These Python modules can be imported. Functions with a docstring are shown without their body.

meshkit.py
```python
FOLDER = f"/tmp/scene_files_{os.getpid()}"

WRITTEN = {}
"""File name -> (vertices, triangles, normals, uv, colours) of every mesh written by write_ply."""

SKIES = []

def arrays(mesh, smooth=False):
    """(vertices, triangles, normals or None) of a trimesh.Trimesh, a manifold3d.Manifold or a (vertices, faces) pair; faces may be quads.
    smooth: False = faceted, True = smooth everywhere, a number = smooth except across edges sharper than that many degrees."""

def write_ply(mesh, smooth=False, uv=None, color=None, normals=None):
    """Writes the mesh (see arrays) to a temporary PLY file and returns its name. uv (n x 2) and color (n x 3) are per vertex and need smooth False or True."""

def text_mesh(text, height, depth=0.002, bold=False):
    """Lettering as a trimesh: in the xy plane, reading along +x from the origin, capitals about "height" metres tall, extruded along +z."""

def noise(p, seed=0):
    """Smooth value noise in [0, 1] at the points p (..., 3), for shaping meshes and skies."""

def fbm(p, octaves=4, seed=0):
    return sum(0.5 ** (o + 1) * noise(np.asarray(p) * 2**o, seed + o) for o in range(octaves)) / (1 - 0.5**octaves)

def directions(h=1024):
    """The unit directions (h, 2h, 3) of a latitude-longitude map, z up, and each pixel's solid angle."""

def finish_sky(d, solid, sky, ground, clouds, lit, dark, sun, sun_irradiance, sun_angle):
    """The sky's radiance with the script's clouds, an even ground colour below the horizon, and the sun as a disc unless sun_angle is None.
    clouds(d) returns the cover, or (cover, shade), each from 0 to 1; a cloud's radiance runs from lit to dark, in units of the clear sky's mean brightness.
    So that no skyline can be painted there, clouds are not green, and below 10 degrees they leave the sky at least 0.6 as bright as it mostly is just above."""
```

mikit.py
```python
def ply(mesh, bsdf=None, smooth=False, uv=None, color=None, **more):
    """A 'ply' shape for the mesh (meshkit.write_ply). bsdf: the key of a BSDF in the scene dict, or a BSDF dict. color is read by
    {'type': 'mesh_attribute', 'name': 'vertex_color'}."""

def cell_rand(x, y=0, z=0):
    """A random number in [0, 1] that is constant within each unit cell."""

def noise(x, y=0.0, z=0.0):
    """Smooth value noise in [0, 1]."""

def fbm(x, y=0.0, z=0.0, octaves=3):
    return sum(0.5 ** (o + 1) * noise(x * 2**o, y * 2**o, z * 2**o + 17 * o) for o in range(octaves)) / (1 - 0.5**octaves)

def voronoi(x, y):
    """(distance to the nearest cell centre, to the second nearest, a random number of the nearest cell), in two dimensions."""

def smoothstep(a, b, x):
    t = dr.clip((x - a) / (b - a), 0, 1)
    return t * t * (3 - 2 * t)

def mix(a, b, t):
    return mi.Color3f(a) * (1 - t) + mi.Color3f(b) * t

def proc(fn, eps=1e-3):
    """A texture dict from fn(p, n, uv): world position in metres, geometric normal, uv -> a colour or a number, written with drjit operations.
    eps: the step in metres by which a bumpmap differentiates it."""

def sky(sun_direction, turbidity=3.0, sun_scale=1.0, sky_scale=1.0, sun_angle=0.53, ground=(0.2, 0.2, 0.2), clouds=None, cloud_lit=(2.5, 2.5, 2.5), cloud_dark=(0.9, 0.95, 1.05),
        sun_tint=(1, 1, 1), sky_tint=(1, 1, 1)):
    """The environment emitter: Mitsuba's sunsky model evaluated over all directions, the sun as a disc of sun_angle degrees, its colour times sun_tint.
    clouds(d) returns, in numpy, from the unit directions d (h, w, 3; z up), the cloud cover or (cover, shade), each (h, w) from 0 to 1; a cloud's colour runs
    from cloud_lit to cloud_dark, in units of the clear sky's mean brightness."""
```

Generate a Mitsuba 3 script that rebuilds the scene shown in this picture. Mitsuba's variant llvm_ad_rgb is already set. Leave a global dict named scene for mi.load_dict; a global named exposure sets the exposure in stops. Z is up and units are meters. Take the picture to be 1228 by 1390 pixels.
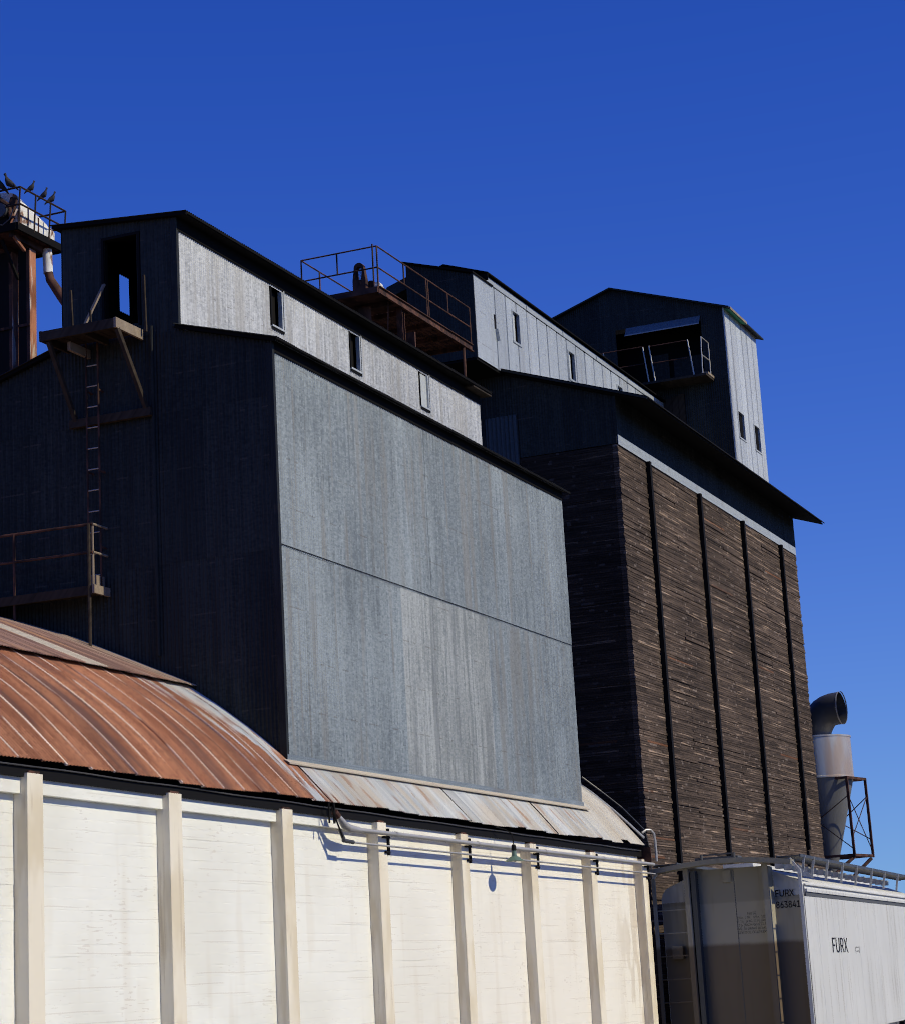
import math
import numpy as np
import trimesh
import mitsuba as mi
import drjit as dr
import mikit
import meshkit
from mikit import proc, noise, fbm, smoothstep, mix, cell_rand

scene, labels = {"type": "scene"}, {}
T4 = mi.ScalarTransform4f
rng = np.random.default_rng(7)

# ------------------------------------------------------------------ camera, sky, exposure
CAM = np.array([0.0, -15.0, 2.5])
YAW, PITCH, ROLL, FOC = math.radians(22.427), math.radians(13.797), math.radians(-3.230), 2963.0
_f = np.array([math.cos(YAW) * math.cos(PITCH), math.sin(YAW) * math.cos(PITCH), math.sin(PITCH)])
_r = np.array([math.sin(YAW), -math.cos(YAW), 0.0])
_u = np.cross(_r, _f)
_r, _u = math.cos(ROLL) * _r + math.sin(ROLL) * _u, -math.sin(ROLL) * _r + math.cos(ROLL) * _u
_m = np.eye(4)
_m[:3, 0], _m[:3, 1], _m[:3, 2], _m[:3, 3] = -_r, _u, _f, CAM
scene["camera"] = {"type": "perspective", "to_world": T4(_m), "fov_axis": "x", "fov": math.degrees(2 * math.atan(614 / FOC)),
                   "near_clip": 0.5, "far_clip": 9000.0,
                   "principal_point_offset_x": 8 / 1228, "principal_point_offset_y": 79 / 1390}
SUN = np.array([0.07, -1.0, 0.82])
scene["sky_light"] = mikit.sky(SUN, turbidity=3.0, sky_scale=0.62, sun_tint=(1.02, 1.15, 1.19), sky_tint=(0.24, 0.68, 2.40), ground=(0.12, 0.10, 0.08),
                              clouds=lambda d: 0.77 * np.exp(-np.degrees(np.arcsin(np.clip(d[..., 2], 0, 1))) / 6.8), cloud_lit=(1.75, 3.2, 4.5))   # pale haze low over the horizon
exposure = 1.3

# ------------------------------------------------------------------ materials
BS = {}


def mat(name, color, rough=0.6, metallic=0.0, spec=0.5, bump=None, bscale=1.0, eps=1e-3):
    base = {"type": "principled", "roughness": rough, "metallic": metallic, "specular": spec}
    base["base_color"] = color if isinstance(color, dict) else {"type": "rgb", "value": list(color)}
    if bump is not None:
        base = {"type": "bumpmap", "arbitrary": proc(bump, eps), "scale": bscale, "bsdf": base}
    scene["mat_" + name] = {"type": "twosided", "bsdf": base}
    BS[name] = "mat_" + name


def C(r, g, b):
    return mi.Color3f(r, g, b)


def zinc_fn(lo, hi, dirt, streak=1.0, sheet=0.12):
    def fn(p, n, uv):
        sid = dr.floor(uv.x / 10)
        u, v = uv.x - sid * 10, uv.y
        h = u + sid * 3.7
        fine = 0.6 * noise(h * 17, v * 46, sid) + 0.4 * noise(h * 40, v * 22, sid + 5)
        mid = fbm(h * 20, v * 1.1, sid * 0.7, octaves=3)
        big = fbm(p.x * 0.5 + p.y * 0.3, p.z * 0.5, 3.0, octaves=3)
        t = dr.clip(0.5 + 1.05 * (fine - 0.5) + streak * 1.0 * (mid - 0.5) + 0.8 * (big - 0.5), 0, 1)
        c = mix(lo, hi, t)
        c = mix(c, dirt, dr.clip(smoothstep(0.52, 0.8, fbm(h * 6 + 40, v * 0.35, sid, octaves=3)) * 0.55, 0, 1))
        w = v / 0.82
        nails = smoothstep(0.018, 0.008, dr.abs(w - dr.floor(w) - 0.5)) * smoothstep(0.62, 0.72, noise(h * 7.3, dr.floor(w), sid))
        c = mix(c, (.10, .075, .06), nails * 0.4)
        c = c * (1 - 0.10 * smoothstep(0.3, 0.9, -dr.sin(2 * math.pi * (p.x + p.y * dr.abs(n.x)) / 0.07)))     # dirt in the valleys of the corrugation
        return c * (1 - sheet / 2 + sheet * cell_rand(sid, 3, 1))
    return fn


mat("zinc_wall", proc(zinc_fn((.132, .160, .182), (.292, .338, .365), (.20, .19, .175))), 0.55, 0.15)
mat("zinc_newer", proc(zinc_fn((.205, .228, .235), (.385, .410, .412), (.15, .165, .175), 1.9)), 0.55, 0.15)
mat("zinc_bright", proc(zinc_fn((.25, .265, .28), (.52, .535, .55), (.30, .29, .27), 1.2)), 0.5, 0.15)
mat("zinc_flat", proc(zinc_fn((.33, .365, .39), (.42, .455, .48), (.30, .31, .31), 0.8, 0.16)), 0.5, 0.1)
mat("zinc_tower", proc(zinc_fn((.40, .43, .44), (.52, .55, .56), (.36, .36, .34), 0.9, 0.14)), 0.5, 0.1)
mat("dark_sheet", proc(zinc_fn((.0105, .0120, .0105), (.031, .034, .030), (.018, .016, .013), 1.4, 0.5)), 0.6, 0.0, 0.25)  # zinc copy darkened: the gables' deep shade is put into the colour
mat("dark_roof", (.006, .0055, .0055), 0.85, 0.0, 0.1)
mat("black_iron", (.006, .0055, .0055), 0.75, 0.0, 0.15)
mat("blue_sheet", proc(zinc_fn((.024, .029, .035), (.042, .050, .058), (.02, .024, .028))), 0.5)


def rust_roof(p, n, uv):
    sid = dr.floor(uv.x / 10)
    u, v = uv.x - sid * 10, uv.y
    grain = fbm(u * 9 + sid * 5.1, v * 1.6, sid, octaves=3)
    blotch = fbm(p.x * 1.3, v * 0.9 + 7, 2.0, octaves=4)
    rust = mix((.225, .082, .040), (.405, .175, .092), smoothstep(0.25, 0.75, 0.55 * grain + 0.45 * blotch))
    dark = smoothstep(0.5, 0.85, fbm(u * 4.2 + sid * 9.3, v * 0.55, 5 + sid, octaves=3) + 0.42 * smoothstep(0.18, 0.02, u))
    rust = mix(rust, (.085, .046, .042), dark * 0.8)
    speck = smoothstep(0.66, 0.8, noise(p.x * 40, v * 22, sid))
    rust = mix(rust, (.14, .042, .020), speck * 0.45)
    g = fbm(u * 7 + sid * 3.3, v * 0.7, sid + 2, octaves=3)
    zinc = mix((.37, .395, .41), (.48, .49, .485), smoothstep(0.3, 0.7, g))
    tan = smoothstep(0.44, 0.66, fbm(u * 3 + sid * 0.9, v * 0.9 + 3, sid * 0.4 + 1, octaves=3))
    zinc = mix(zinc, (.42, .345, .25), tan * 0.55)
    rs = smoothstep(0.62, 0.8, fbm(u * 5 + sid * 7.9, v * 1.6 + 9, sid + 4, octaves=3))
    zinc = mix(zinc, (.30, .155, .09), rs * 0.65)
    cream = smoothstep(42.5, 45.0, p.x) * 0.6
    zinc = mix(zinc, (.52, .47, .385), cream)
    edge = p.x + 3.6 * (fbm(u * 9 + sid * 2.2, v * 1.1, sid, octaves=3) - 0.5) + 0.45 * v
    t = smoothstep(30.5, 31.1, edge)
    c = mix(rust, zinc, t)
    lap = smoothstep(0.035, 0.02, u) * (1 - t)
    c = mix(c, (.56, .45, .375), lap * (0.55 + 0.45 * smoothstep(0.3, 0.6, noise(v * 3, sid * 4.0))))
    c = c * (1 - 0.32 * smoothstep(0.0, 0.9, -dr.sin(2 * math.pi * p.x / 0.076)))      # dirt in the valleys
    return c * (0.86 + 0.28 * cell_rand(sid, 1, 5))


mat("lap_edge", proc(lambda p, n, uv: mix((.56, .46, .385), (.25, .105, .055), smoothstep(0.56, 0.70, fbm(p.x * 8.3, p.y * 1.7, p.z * 1.1, octaves=3)))), 0.7)
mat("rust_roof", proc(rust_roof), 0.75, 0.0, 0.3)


def upper_roof(p, n, uv):
    sid = dr.floor(uv.x / 10)
    u, v = uv.x - sid * 10, uv.y
    g = fbm(u * 18 + sid * 5.1, v * 0.9, sid, octaves=3)
    c = mix((.15, .085, .068), (.29, .175, .135), smoothstep(0.25, 0.75, g))
    s = smoothstep(0.6, 0.8, fbm(u * 12 + sid * 3.1, v * 0.5 + 4, sid, octaves=3))
    c = mix(c, (.38, .20, .10), s * 0.7)
    return mix(c, (.40, .345, .26), smoothstep(29.2, 30.6, p.x + 2.0 * (g - 0.5)) * 0.6)


mat("upper_roof", proc(upper_roof), 0.75, 0.0, 0.3)
mat("pale_sheet", proc(zinc_fn((.36, .31, .235), (.46, .41, .33), (.30, .22, .16))), 0.7)


def cream_fn(p, n, uv):
    big = fbm(p.x * 0.7, p.z * 0.9, 1.0, octaves=4)
    c = mix((.73, .725, .655), (.80, .80, .735), smoothstep(0.3, 0.7, big))
    c = mix(c, (.77, .715, .61), smoothstep(27.0, 42.0, p.x) * 0.7)
    stain = smoothstep(0.56, 0.78, fbm(p.x * 3.2, p.z * 0.55, 9.0, octaves=3))
    c = mix(c, (.56, .47, .34), stain * 0.16)
    row = dr.floor(p.z / 0.142)
    hair = smoothstep(0.011, 0.003, dr.abs(p.z - (row + 0.5 + 0.1 * (noise(p.x * 1.5, row) - 0.5)) * 0.142)) * smoothstep(0.60, 0.70, noise(p.x * 0.8 + row * 7.7, row * 3.1))
    c = mix(c, (.30, .21, .13), hair * 0.20)
    chip = smoothstep(0.80, 0.86, noise(p.x * 9, p.z * 60, 4.0)) * smoothstep(0.5, 0.7, fbm(p.x * 2, p.z * 2, 6.0))
    c = mix(c, (.33, .24, .16), chip * 0.22)
    low = smoothstep(44.0, 46.5, p.x) * smoothstep(0.45, 0.65, fbm(p.x * 5, p.z * 1.2, 2.0))
    return mix(c, (.40, .30, .19), low * 0.5)


mat("cream_paint", proc(cream_fn), 0.8, 0.0, 0.25, bump=lambda p, n, uv: fbm(p.x * 7, p.z * 22, p.y * 7, octaves=3), bscale=0.004, eps=4e-3)
mat("cream_trim", proc(lambda p, n, uv: mix(mix((.66, .58, .43), (.76, .70, .57), smoothstep(0.3, 0.65, fbm(p.x * 2 + p.y * 9, p.z * 1.1, 3.0, octaves=4))), (.42, .33, .22),
                                            smoothstep(0.66, 0.84, fbm(p.x * 9 + p.y * 20, p.z * 1.2, 7.0, octaves=3)) * 0.4)), 0.8, 0.0, 0.25)


def plank_fn(p, n, uv):
    row = dr.floor((p.z + 0.10) / (0.056 * 1.04))
    h = p.x + p.y
    seg = dr.floor(h / 2.13 + 0.5 * cell_rand(row, 5))
    r = cell_rand(row, seg, 2)
    r2 = cell_rand(row, seg, 9)
    grain = fbm(h * 3.0 + row * 3.3, p.z * 70, row, octaves=3)
    streak = fbm(h * 0.8 + row * 5.7, p.z * 38, row * 1.7, octaves=3)
    c = mix((.024, .0175, .015), (.125, .090, .076), dr.clip(0.10 + 0.42 * r + 0.9 * (grain - 0.40) + 0.8 * (streak - 0.5), 0, 1))
    c = mix(c, (.34, .245, .195), smoothstep(0.62, 0.76, streak) * smoothstep(0.30, 0.7, r2) * 0.95)
    c = mix(c, (.22, .085, .040), smoothstep(0.994, 0.998, cell_rand(row, seg, 4)) * 0.4)
    c = c * mi.Color3f(1.04, 1.03, 0.93) * (0.57 + 0.9 * fbm(h * 0.35, p.z * 0.35, 2.0, octaves=3))
    d = h - dr.floor((h - 0.4) / 2.2) * 2.2 - 1.5
    nail = smoothstep(0.05, 0.02, dr.abs(d)) * smoothstep(0.72, 0.8, noise(h * 9, p.z * 24, 8.0))
    end = smoothstep(0.86, 0.9, noise(h * 5, row * 7.3, 3.0))
    return mix(mix(c, (.26, .21, .18), end * 0.45), (.02, .016, .014), nail * 0.8)


mat("plank", proc(plank_fn), 0.85, 0.0, 0.2)
mat("plank_shaded", proc(lambda p, n, uv: plank_fn(p, n, uv) * 0.42), 0.85, 0.0, 0.15)  # same planks darkened: shade of the gable side put into the colour
mat("old_wood", proc(lambda p, n, uv: mix((.016, .012, .009), (.060, .045, .034), fbm(p.x * 6 + p.y * 3, p.z * 14 + p.y * 18, 2.0, octaves=4))), 0.85, 0.0, 0.2)
mat("pale_wood", proc(lambda p, n, uv: mix((.16, .12, .09), (.32, .26, .20), fbm(p.x * 8 + p.z * 3, p.y * 16, 2.0, octaves=3))), 0.85, 0.0, 0.2)
mat("rust_steel", proc(lambda p, n, uv: mix(mix((.032, .016, .012), (.105, .048, .034), smoothstep(0.3, 0.7, fbm(p.x * 5, p.y * 5, p.z * 3, octaves=4))), (.16, .066, .030),
                                            smoothstep(0.62, 0.75, fbm(p.x * 13, p.y * 13, p.z * 6, octaves=3)) * 0.6)), 0.8, 0.0, 0.25)
mat("dark_rust", proc(lambda p, n, uv: mix((.014, .009, .007), (.045, .024, .017), fbm(p.x * 7, p.y * 7, p.z * 4, octaves=3))), 0.8, 0.0, 0.2)
mat("leg_rust", proc(lambda p, n, uv: mix(mix((.20, .075, .038), (.40, .17, .095), smoothstep(0.3, 0.7, fbm(p.x * 6, p.y * 6, p.z * 1.6, octaves=4))), (.62, .55, .47),
                                          smoothstep(0.54, 0.66, fbm(p.x * 9, p.y * 9, p.z * 1.1, octaves=4)) * 0.8)), 0.8, 0.0, 0.25)
mat("peeling_white", proc(lambda p, n, uv: mix(mix((.62, .60, .55), (.80, .79, .76), fbm(p.x * 5, p.y * 5, p.z * 5)), (.20, .10, .06),
                                               smoothstep(0.54, 0.68, fbm(p.x * 7, p.y * 9, p.z * 4, octaves=4)))), 0.7, 0.0, 0.3)
mat("galv_pipe", proc(lambda p, n, uv: mix((.34, .33, .31), (.52, .50, .46), fbm(p.x * 3, p.y * 30, p.z * 30, octaves=3))), 0.45, 0.4)
mat("dull_steel", proc(lambda p, n, uv: mix((.035, .036, .038), (.085, .085, .088), fbm(p.x * 4, p.y * 4, p.z * 2, octaves=3))), 0.5, 0.2)
mat("cyclone_cone", proc(lambda p, n, uv: mix((.12, .12, .125), (.20, .20, .20), fbm(p.x * 3, p.y * 3, p.z * 1.2, octaves=4))), 0.5, 0.3)
mat("cyclone_drum", proc(lambda p, n, uv: mix(mix((.36, .37, .38), (.52, .52, .51), fbm(p.x * 5 + p.y * 7, p.y * 4, p.z * 0.5, octaves=3)), (.40, .23, .11),
                                              dr.clip(smoothstep(0.46, 0.68, fbm(p.x * 2.2 + p.y * 5, p.y * 2.0, p.z * 0.35, octaves=3) + 0.14 * smoothstep(1.2, 0.5, p.y) - 0.10) * 0.55 + smoothstep(8.5, 8.2, p.z) * 0.35, 0, 1))), 0.4, 0.35)
mat("enamel_green", (.10, .16, .125), 0.4)
mat("fibreglass", {"type": "rgb", "value": [.02, .22, .10]}, 0.5)


def car_fn(p, n, uv):
    b = fbm(p.x * 1.1, p.y * 1.1, p.z * 0.6, octaves=4)
    c = mix((.47, .47, .45), (.57, .57, .55), b)
    s = smoothstep(0.55, 0.8, fbm(p.x * 7 + p.y * 7, p.y * 2, p.z * 0.5, octaves=3))
    return mix(c, (.30, .27, .22), s * 0.45)


mat("car_paint", proc(car_fn), 0.55, 0.0, 0.35)


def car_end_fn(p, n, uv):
    c = car_fn(p, n, uv) * mi.Color3f(0.60, 0.55, 0.44)  # car paint darkened: the shade on the end is put into the colour
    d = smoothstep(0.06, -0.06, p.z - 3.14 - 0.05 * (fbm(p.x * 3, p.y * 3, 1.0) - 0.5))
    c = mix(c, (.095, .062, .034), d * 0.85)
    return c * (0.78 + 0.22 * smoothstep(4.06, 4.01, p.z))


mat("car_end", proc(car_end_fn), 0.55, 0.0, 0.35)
mat("car_dark", (.075, .075, .075), 0.6)
mat("letter_black", (.008, .008, .009), 0.6, 0.0, 0.2)
mat("gravel", proc(lambda p, n, uv: mix((.06, .055, .05), (.14, .13, .12), fbm(p.x * 5, p.y * 5, 1.0, octaves=4))), 0.9, 0.0, 0.2)
mat("feather", proc(lambda p, n, uv: mix((.012, .012, .015), (.05, .05, .055), noise(p.x * 60, p.y * 60, p.z * 60))), 0.7, 0.0, 0.2)
mat("feather_breast", (.10, .07, .06), 0.7, 0.0, 0.2)
mat("header_blue", (.11, .14, .17), 0.4)
mat("cable_black", (.010, .010, .010), 0.6)
mat("window_board", proc(lambda p, n, uv: mix((.36, .39, .40), (.46, .48, .48), fbm(p.x * 6, p.y * 6, p.z * 2))), 0.6)

# ------------------------------------------------------------------ helpers
PLY = {}


# the timber elevator with its dust collector, and the catwalk, are drawn at model size and then sized and set down here
SIZE = {"timber_elevator": (1.04, (0.0, 0.60, -0.10)), "dust_collector": (1.04, (0.0, 0.60, -0.10)), "steel_catwalk": (1.02, (0.0, 0.30, -0.05)),
        "belt_drive": (1.02, (0.0, 0.30, -0.05)), "tail_pulley": (1.02, (0.0, 0.30, -0.05))}


def put(key, mesh, bsdf, smooth=False, uv=None):
    if key.split("__")[0] in SIZE:
        sc, off = SIZE[key.split("__")[0]]
        mesh = trimesh.Trimesh(np.asarray(mesh.vertices) * sc + np.array(off), mesh.faces, process=False)
    k, i = key, 0
    while k in scene:
        i += 1
        k = f"{key}_{i:03d}"
    scene[k] = mikit.ply(mesh, BS[bsdf], smooth=smooth, uv=uv)
    return k


def lab(key, label=None, cat=None, group=None, kind=None):
    d = labels.setdefault(key, {})
    for a, b in (("label", label), ("category", cat), ("group", group), ("kind", kind)):
        if b:
            d[a] = b


def cat(ms):
    return trimesh.util.concatenate(ms)


def bx(x0, x1, y0, y1, z0, z1):
    m = trimesh.creation.box(extents=(abs(x1 - x0), abs(y1 - y0), abs(z1 - z0)))
    m.apply_translation(((x0 + x1) / 2, (y0 + y1) / 2, (z0 + z1) / 2))
    return m


def frame_from(p, q):
    p, q = np.asarray(p, float), np.asarray(q, float)
    w = q - p
    L = np.linalg.norm(w)
    w = w / L
    a = np.array([0, 0, 1.0]) if abs(w[2]) < 0.95 else np.array([1.0, 0, 0])
    u = np.cross(a, w)
    u /= np.linalg.norm(u)
    return p, L, u, np.cross(w, u), w


def bar(p, q, w=0.05, h=None, ext=0.0):
    p, L, u, v, d = frame_from(p, q)
    m = trimesh.creation.box(extents=(w, h or w, L + 2 * ext))
    M = np.eye(4)
    M[:3, 0], M[:3, 1], M[:3, 2], M[:3, 3] = u, v, d, p + d * L / 2
    m.apply_transform(M)
    return m


def rod(p, q, r=0.02, n=10):
    p, L, u, v, d = frame_from(p, q)
    m = trimesh.creation.cylinder(radius=r, height=L, sections=n)
    M = np.eye(4)
    M[:3, 0], M[:3, 1], M[:3, 2], M[:3, 3] = u, v, d, p + d * L / 2
    m.apply_transform(M)
    return m


def sweep(pts, r, n=12, caps=True):
    p = np.asarray(pts, float)
    rr = np.broadcast_to(np.asarray(r, float), (len(p),))
    t = np.gradient(p, axis=0)
    t /= np.linalg.norm(t, axis=1, keepdims=True)
    a = np.array([0, 0, 1.0]) if abs(t[0, 2]) < 0.9 else np.array([1.0, 0, 0])
    us = []
    u = np.cross(a, t[0])
    for k in range(len(p)):
        u = u - t[k] * (u @ t[k])
        u /= np.linalg.norm(u)
        us.append(u)
    us = np.array(us)
    vs = np.cross(t, us)
    ang = np.arange(n) * 2 * np.pi / n
    V = p[:, None] + rr[:, None, None] * (np.cos(ang)[None, :, None] * us[:, None] + np.sin(ang)[None, :, None] * vs[:, None])
    F = []
    for i in range(len(p) - 1):
        for j in range(n):
            a0, b0, c0, d0 = i * n + j, i * n + (j + 1) % n, (i + 1) * n + (j + 1) % n, (i + 1) * n + j
            F += [[a0, b0, c0], [a0, c0, d0]]
    V = V.reshape(-1, 3)
    if caps:
        V = np.vstack([V, p[:1], p[-1:]])
        for j in range(n):
            F.append([len(V) - 2, (j + 1) % n, j])
            F.append([len(V) - 1, (len(p) - 1) * n + j, (len(p) - 1) * n + (j + 1) % n])
    return trimesh.Trimesh(V, F, process=False)


def lathe(prof, n=40, center=(0, 0)):
    ang = np.arange(n) * 2 * np.pi / n
    prof = np.asarray(prof, float)
    V = np.stack([np.outer(prof[:, 0], np.cos(ang)) + center[0], np.outer(prof[:, 0], np.sin(ang)) + center[1], np.repeat(prof[:, 1:2], n, 1)], -1).reshape(-1, 3)
    F = []
    for i in range(len(prof) - 1):
        for j in range(n):
            a0, b0, c0, d0 = i * n + j, i * n + (j + 1) % n, (i + 1) * n + (j + 1) % n, (i + 1) * n + j
            F += [[a0, b0, c0], [a0, c0, d0]]
    return trimesh.Trimesh(V, F, process=False)


SHEET = [0]
X, Y, Z = np.eye(3)


def corr(key, bsdf, P0, U, V, N, u0, u1, vb, vt, pitch=0.07, amp=0.010, path=None, rows=1, lift=0.0, tilt=0.0):
    """One corrugated sheet: across U from u0 to u1, along V from vb(u) to vt(u), relief along N; path(v) bends V into an arch."""
    P0, U, V, N = (np.asarray(a, float) for a in (P0, U, V, N))
    k = max(2, int(round((u1 - u0) / pitch * 6)) + 1)
    us = np.linspace(u0, u1, k)
    fb, ft = (vb if callable(vb) else lambda u: np.full_like(u, vb)), (vt if callable(vt) else lambda u: np.full_like(u, vt))
    b, t = fb(us), ft(us)
    g = np.linspace(0, 1, rows + 1)
    vs = b[:, None] * (1 - g) + t[:, None] * g
    w = amp * np.sin(2 * np.pi * us / pitch) + lift + tilt * (us - u0) / (u1 - u0)
    if path is None:
        P = P0 + us[:, None, None] * U + vs[..., None] * V + w[:, None, None] * N
    else:
        q, nn = path(vs)
        P = P0 + us[:, None, None] * U + q + nn * w[:, None, None]
    m = rows + 1
    idx = np.arange(k * m).reshape(k, m)
    a, bb, c, d = idx[:-1, :-1].ravel(), idx[1:, :-1].ravel(), idx[1:, 1:].ravel(), idx[:-1, 1:].ravel()
    F = np.vstack([np.stack([a, bb, c], 1), np.stack([a, c, d], 1)])
    SHEET[0] += 1
    uv = np.stack([np.broadcast_to((us - u0)[:, None] + 10.0 * SHEET[0], vs.shape), vs], -1).reshape(-1, 2)
    return put(key, trimesh.Trimesh(P.reshape(-1, 3), F, process=False), bsdf, True, uv)


def cladding(key, bsdf, P0, U, V, N, u0, u1, vb, vt, laps=(), width=0.66, holes=(), pitch=0.07, amp=0.010, choose=None, jitter=0.002):
    """A wall of corrugated sheets, each its own entry: columns of the given width, cut at the laps (heights) and round the holes (u0, u1, v0, v1)."""
    edges = [u0]
    while edges[-1] < u1 - 0.2:
        edges.append(min(u1, edges[-1] + width))
    edges[-1] = u1
    for h in holes:
        edges += [h[0], h[1]]
    edges = sorted(set(np.round(edges, 4)))
    fb, ft = (vb if callable(vb) else lambda u: np.full_like(u, vb)), (vt if callable(vt) else lambda u: np.full_like(u, vt))
    for a, b in zip(edges[:-1], edges[1:]):
        if b - a < 0.02:
            continue
        um = (a + b) / 2
        lo, hi = float(np.min(fb(np.array([a, b])))), float(np.max(ft(np.array([a, b]))))
        cuts = [lo] + [z for z in laps if lo < z < hi] + [hi]
        spans = list(zip(cuts[:-1], cuts[1:]))
        for h in holes:
            if h[0] - 1e-3 <= um <= h[1] + 1e-3:
                new = []
                for s, e in spans:
                    if e <= h[2] or s >= h[3]:
                        new.append((s, e))
                    else:
                        if s < h[2]:
                            new.append((s, h[2]))
                        if e > h[3]:
                            new.append((h[3], e))
                spans = new
        for q, (s, e) in enumerate(spans):
            bot = fb if abs(s - lo) < 1e-6 else s - (0.04 if s in laps else 0)
            top = ft if abs(e - hi) < 1e-6 else e
            mname = choose(um, (s + e) / 2) if choose else bsdf
            corr(key, mname, P0, U, V, N, a - 0.02, b + 0.02, bot, top, pitch, amp, lift=0.006 * q + jitter * rng.uniform(-1, 1), tilt=jitter * rng.uniform(-1, 1))



# ------------------------------------------------------------------ ground
put("ground", trimesh.Trimesh([[-3000, -3000, -.2], [3000, -3000, -.2], [3000, 3000, -.2], [-3000, 3000, -.2]], [[0, 1, 2], [0, 2, 3]]), "gravel")
lab("ground", "grey gravel ground of the railway yard", kind="structure")

# ------------------------------------------------------------------ warehouse
WH = "warehouse"
lab(WH, "long low cream concrete warehouse with pilasters and an arched rusty metal roof", "warehouse")
PIL = [9.15, 12.53, 15.90, 19.28, 22.66, 26.04, 29.35, 32.70, 36.15, 39.53, 42.95, 46.31]
PW = 0.17


def ztop(x):
    return 5.335 - 0.0125 * (x - 22.7)


def zbeam(x):
    return 5.10 - 0.004 * (x - 22.7)


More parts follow.
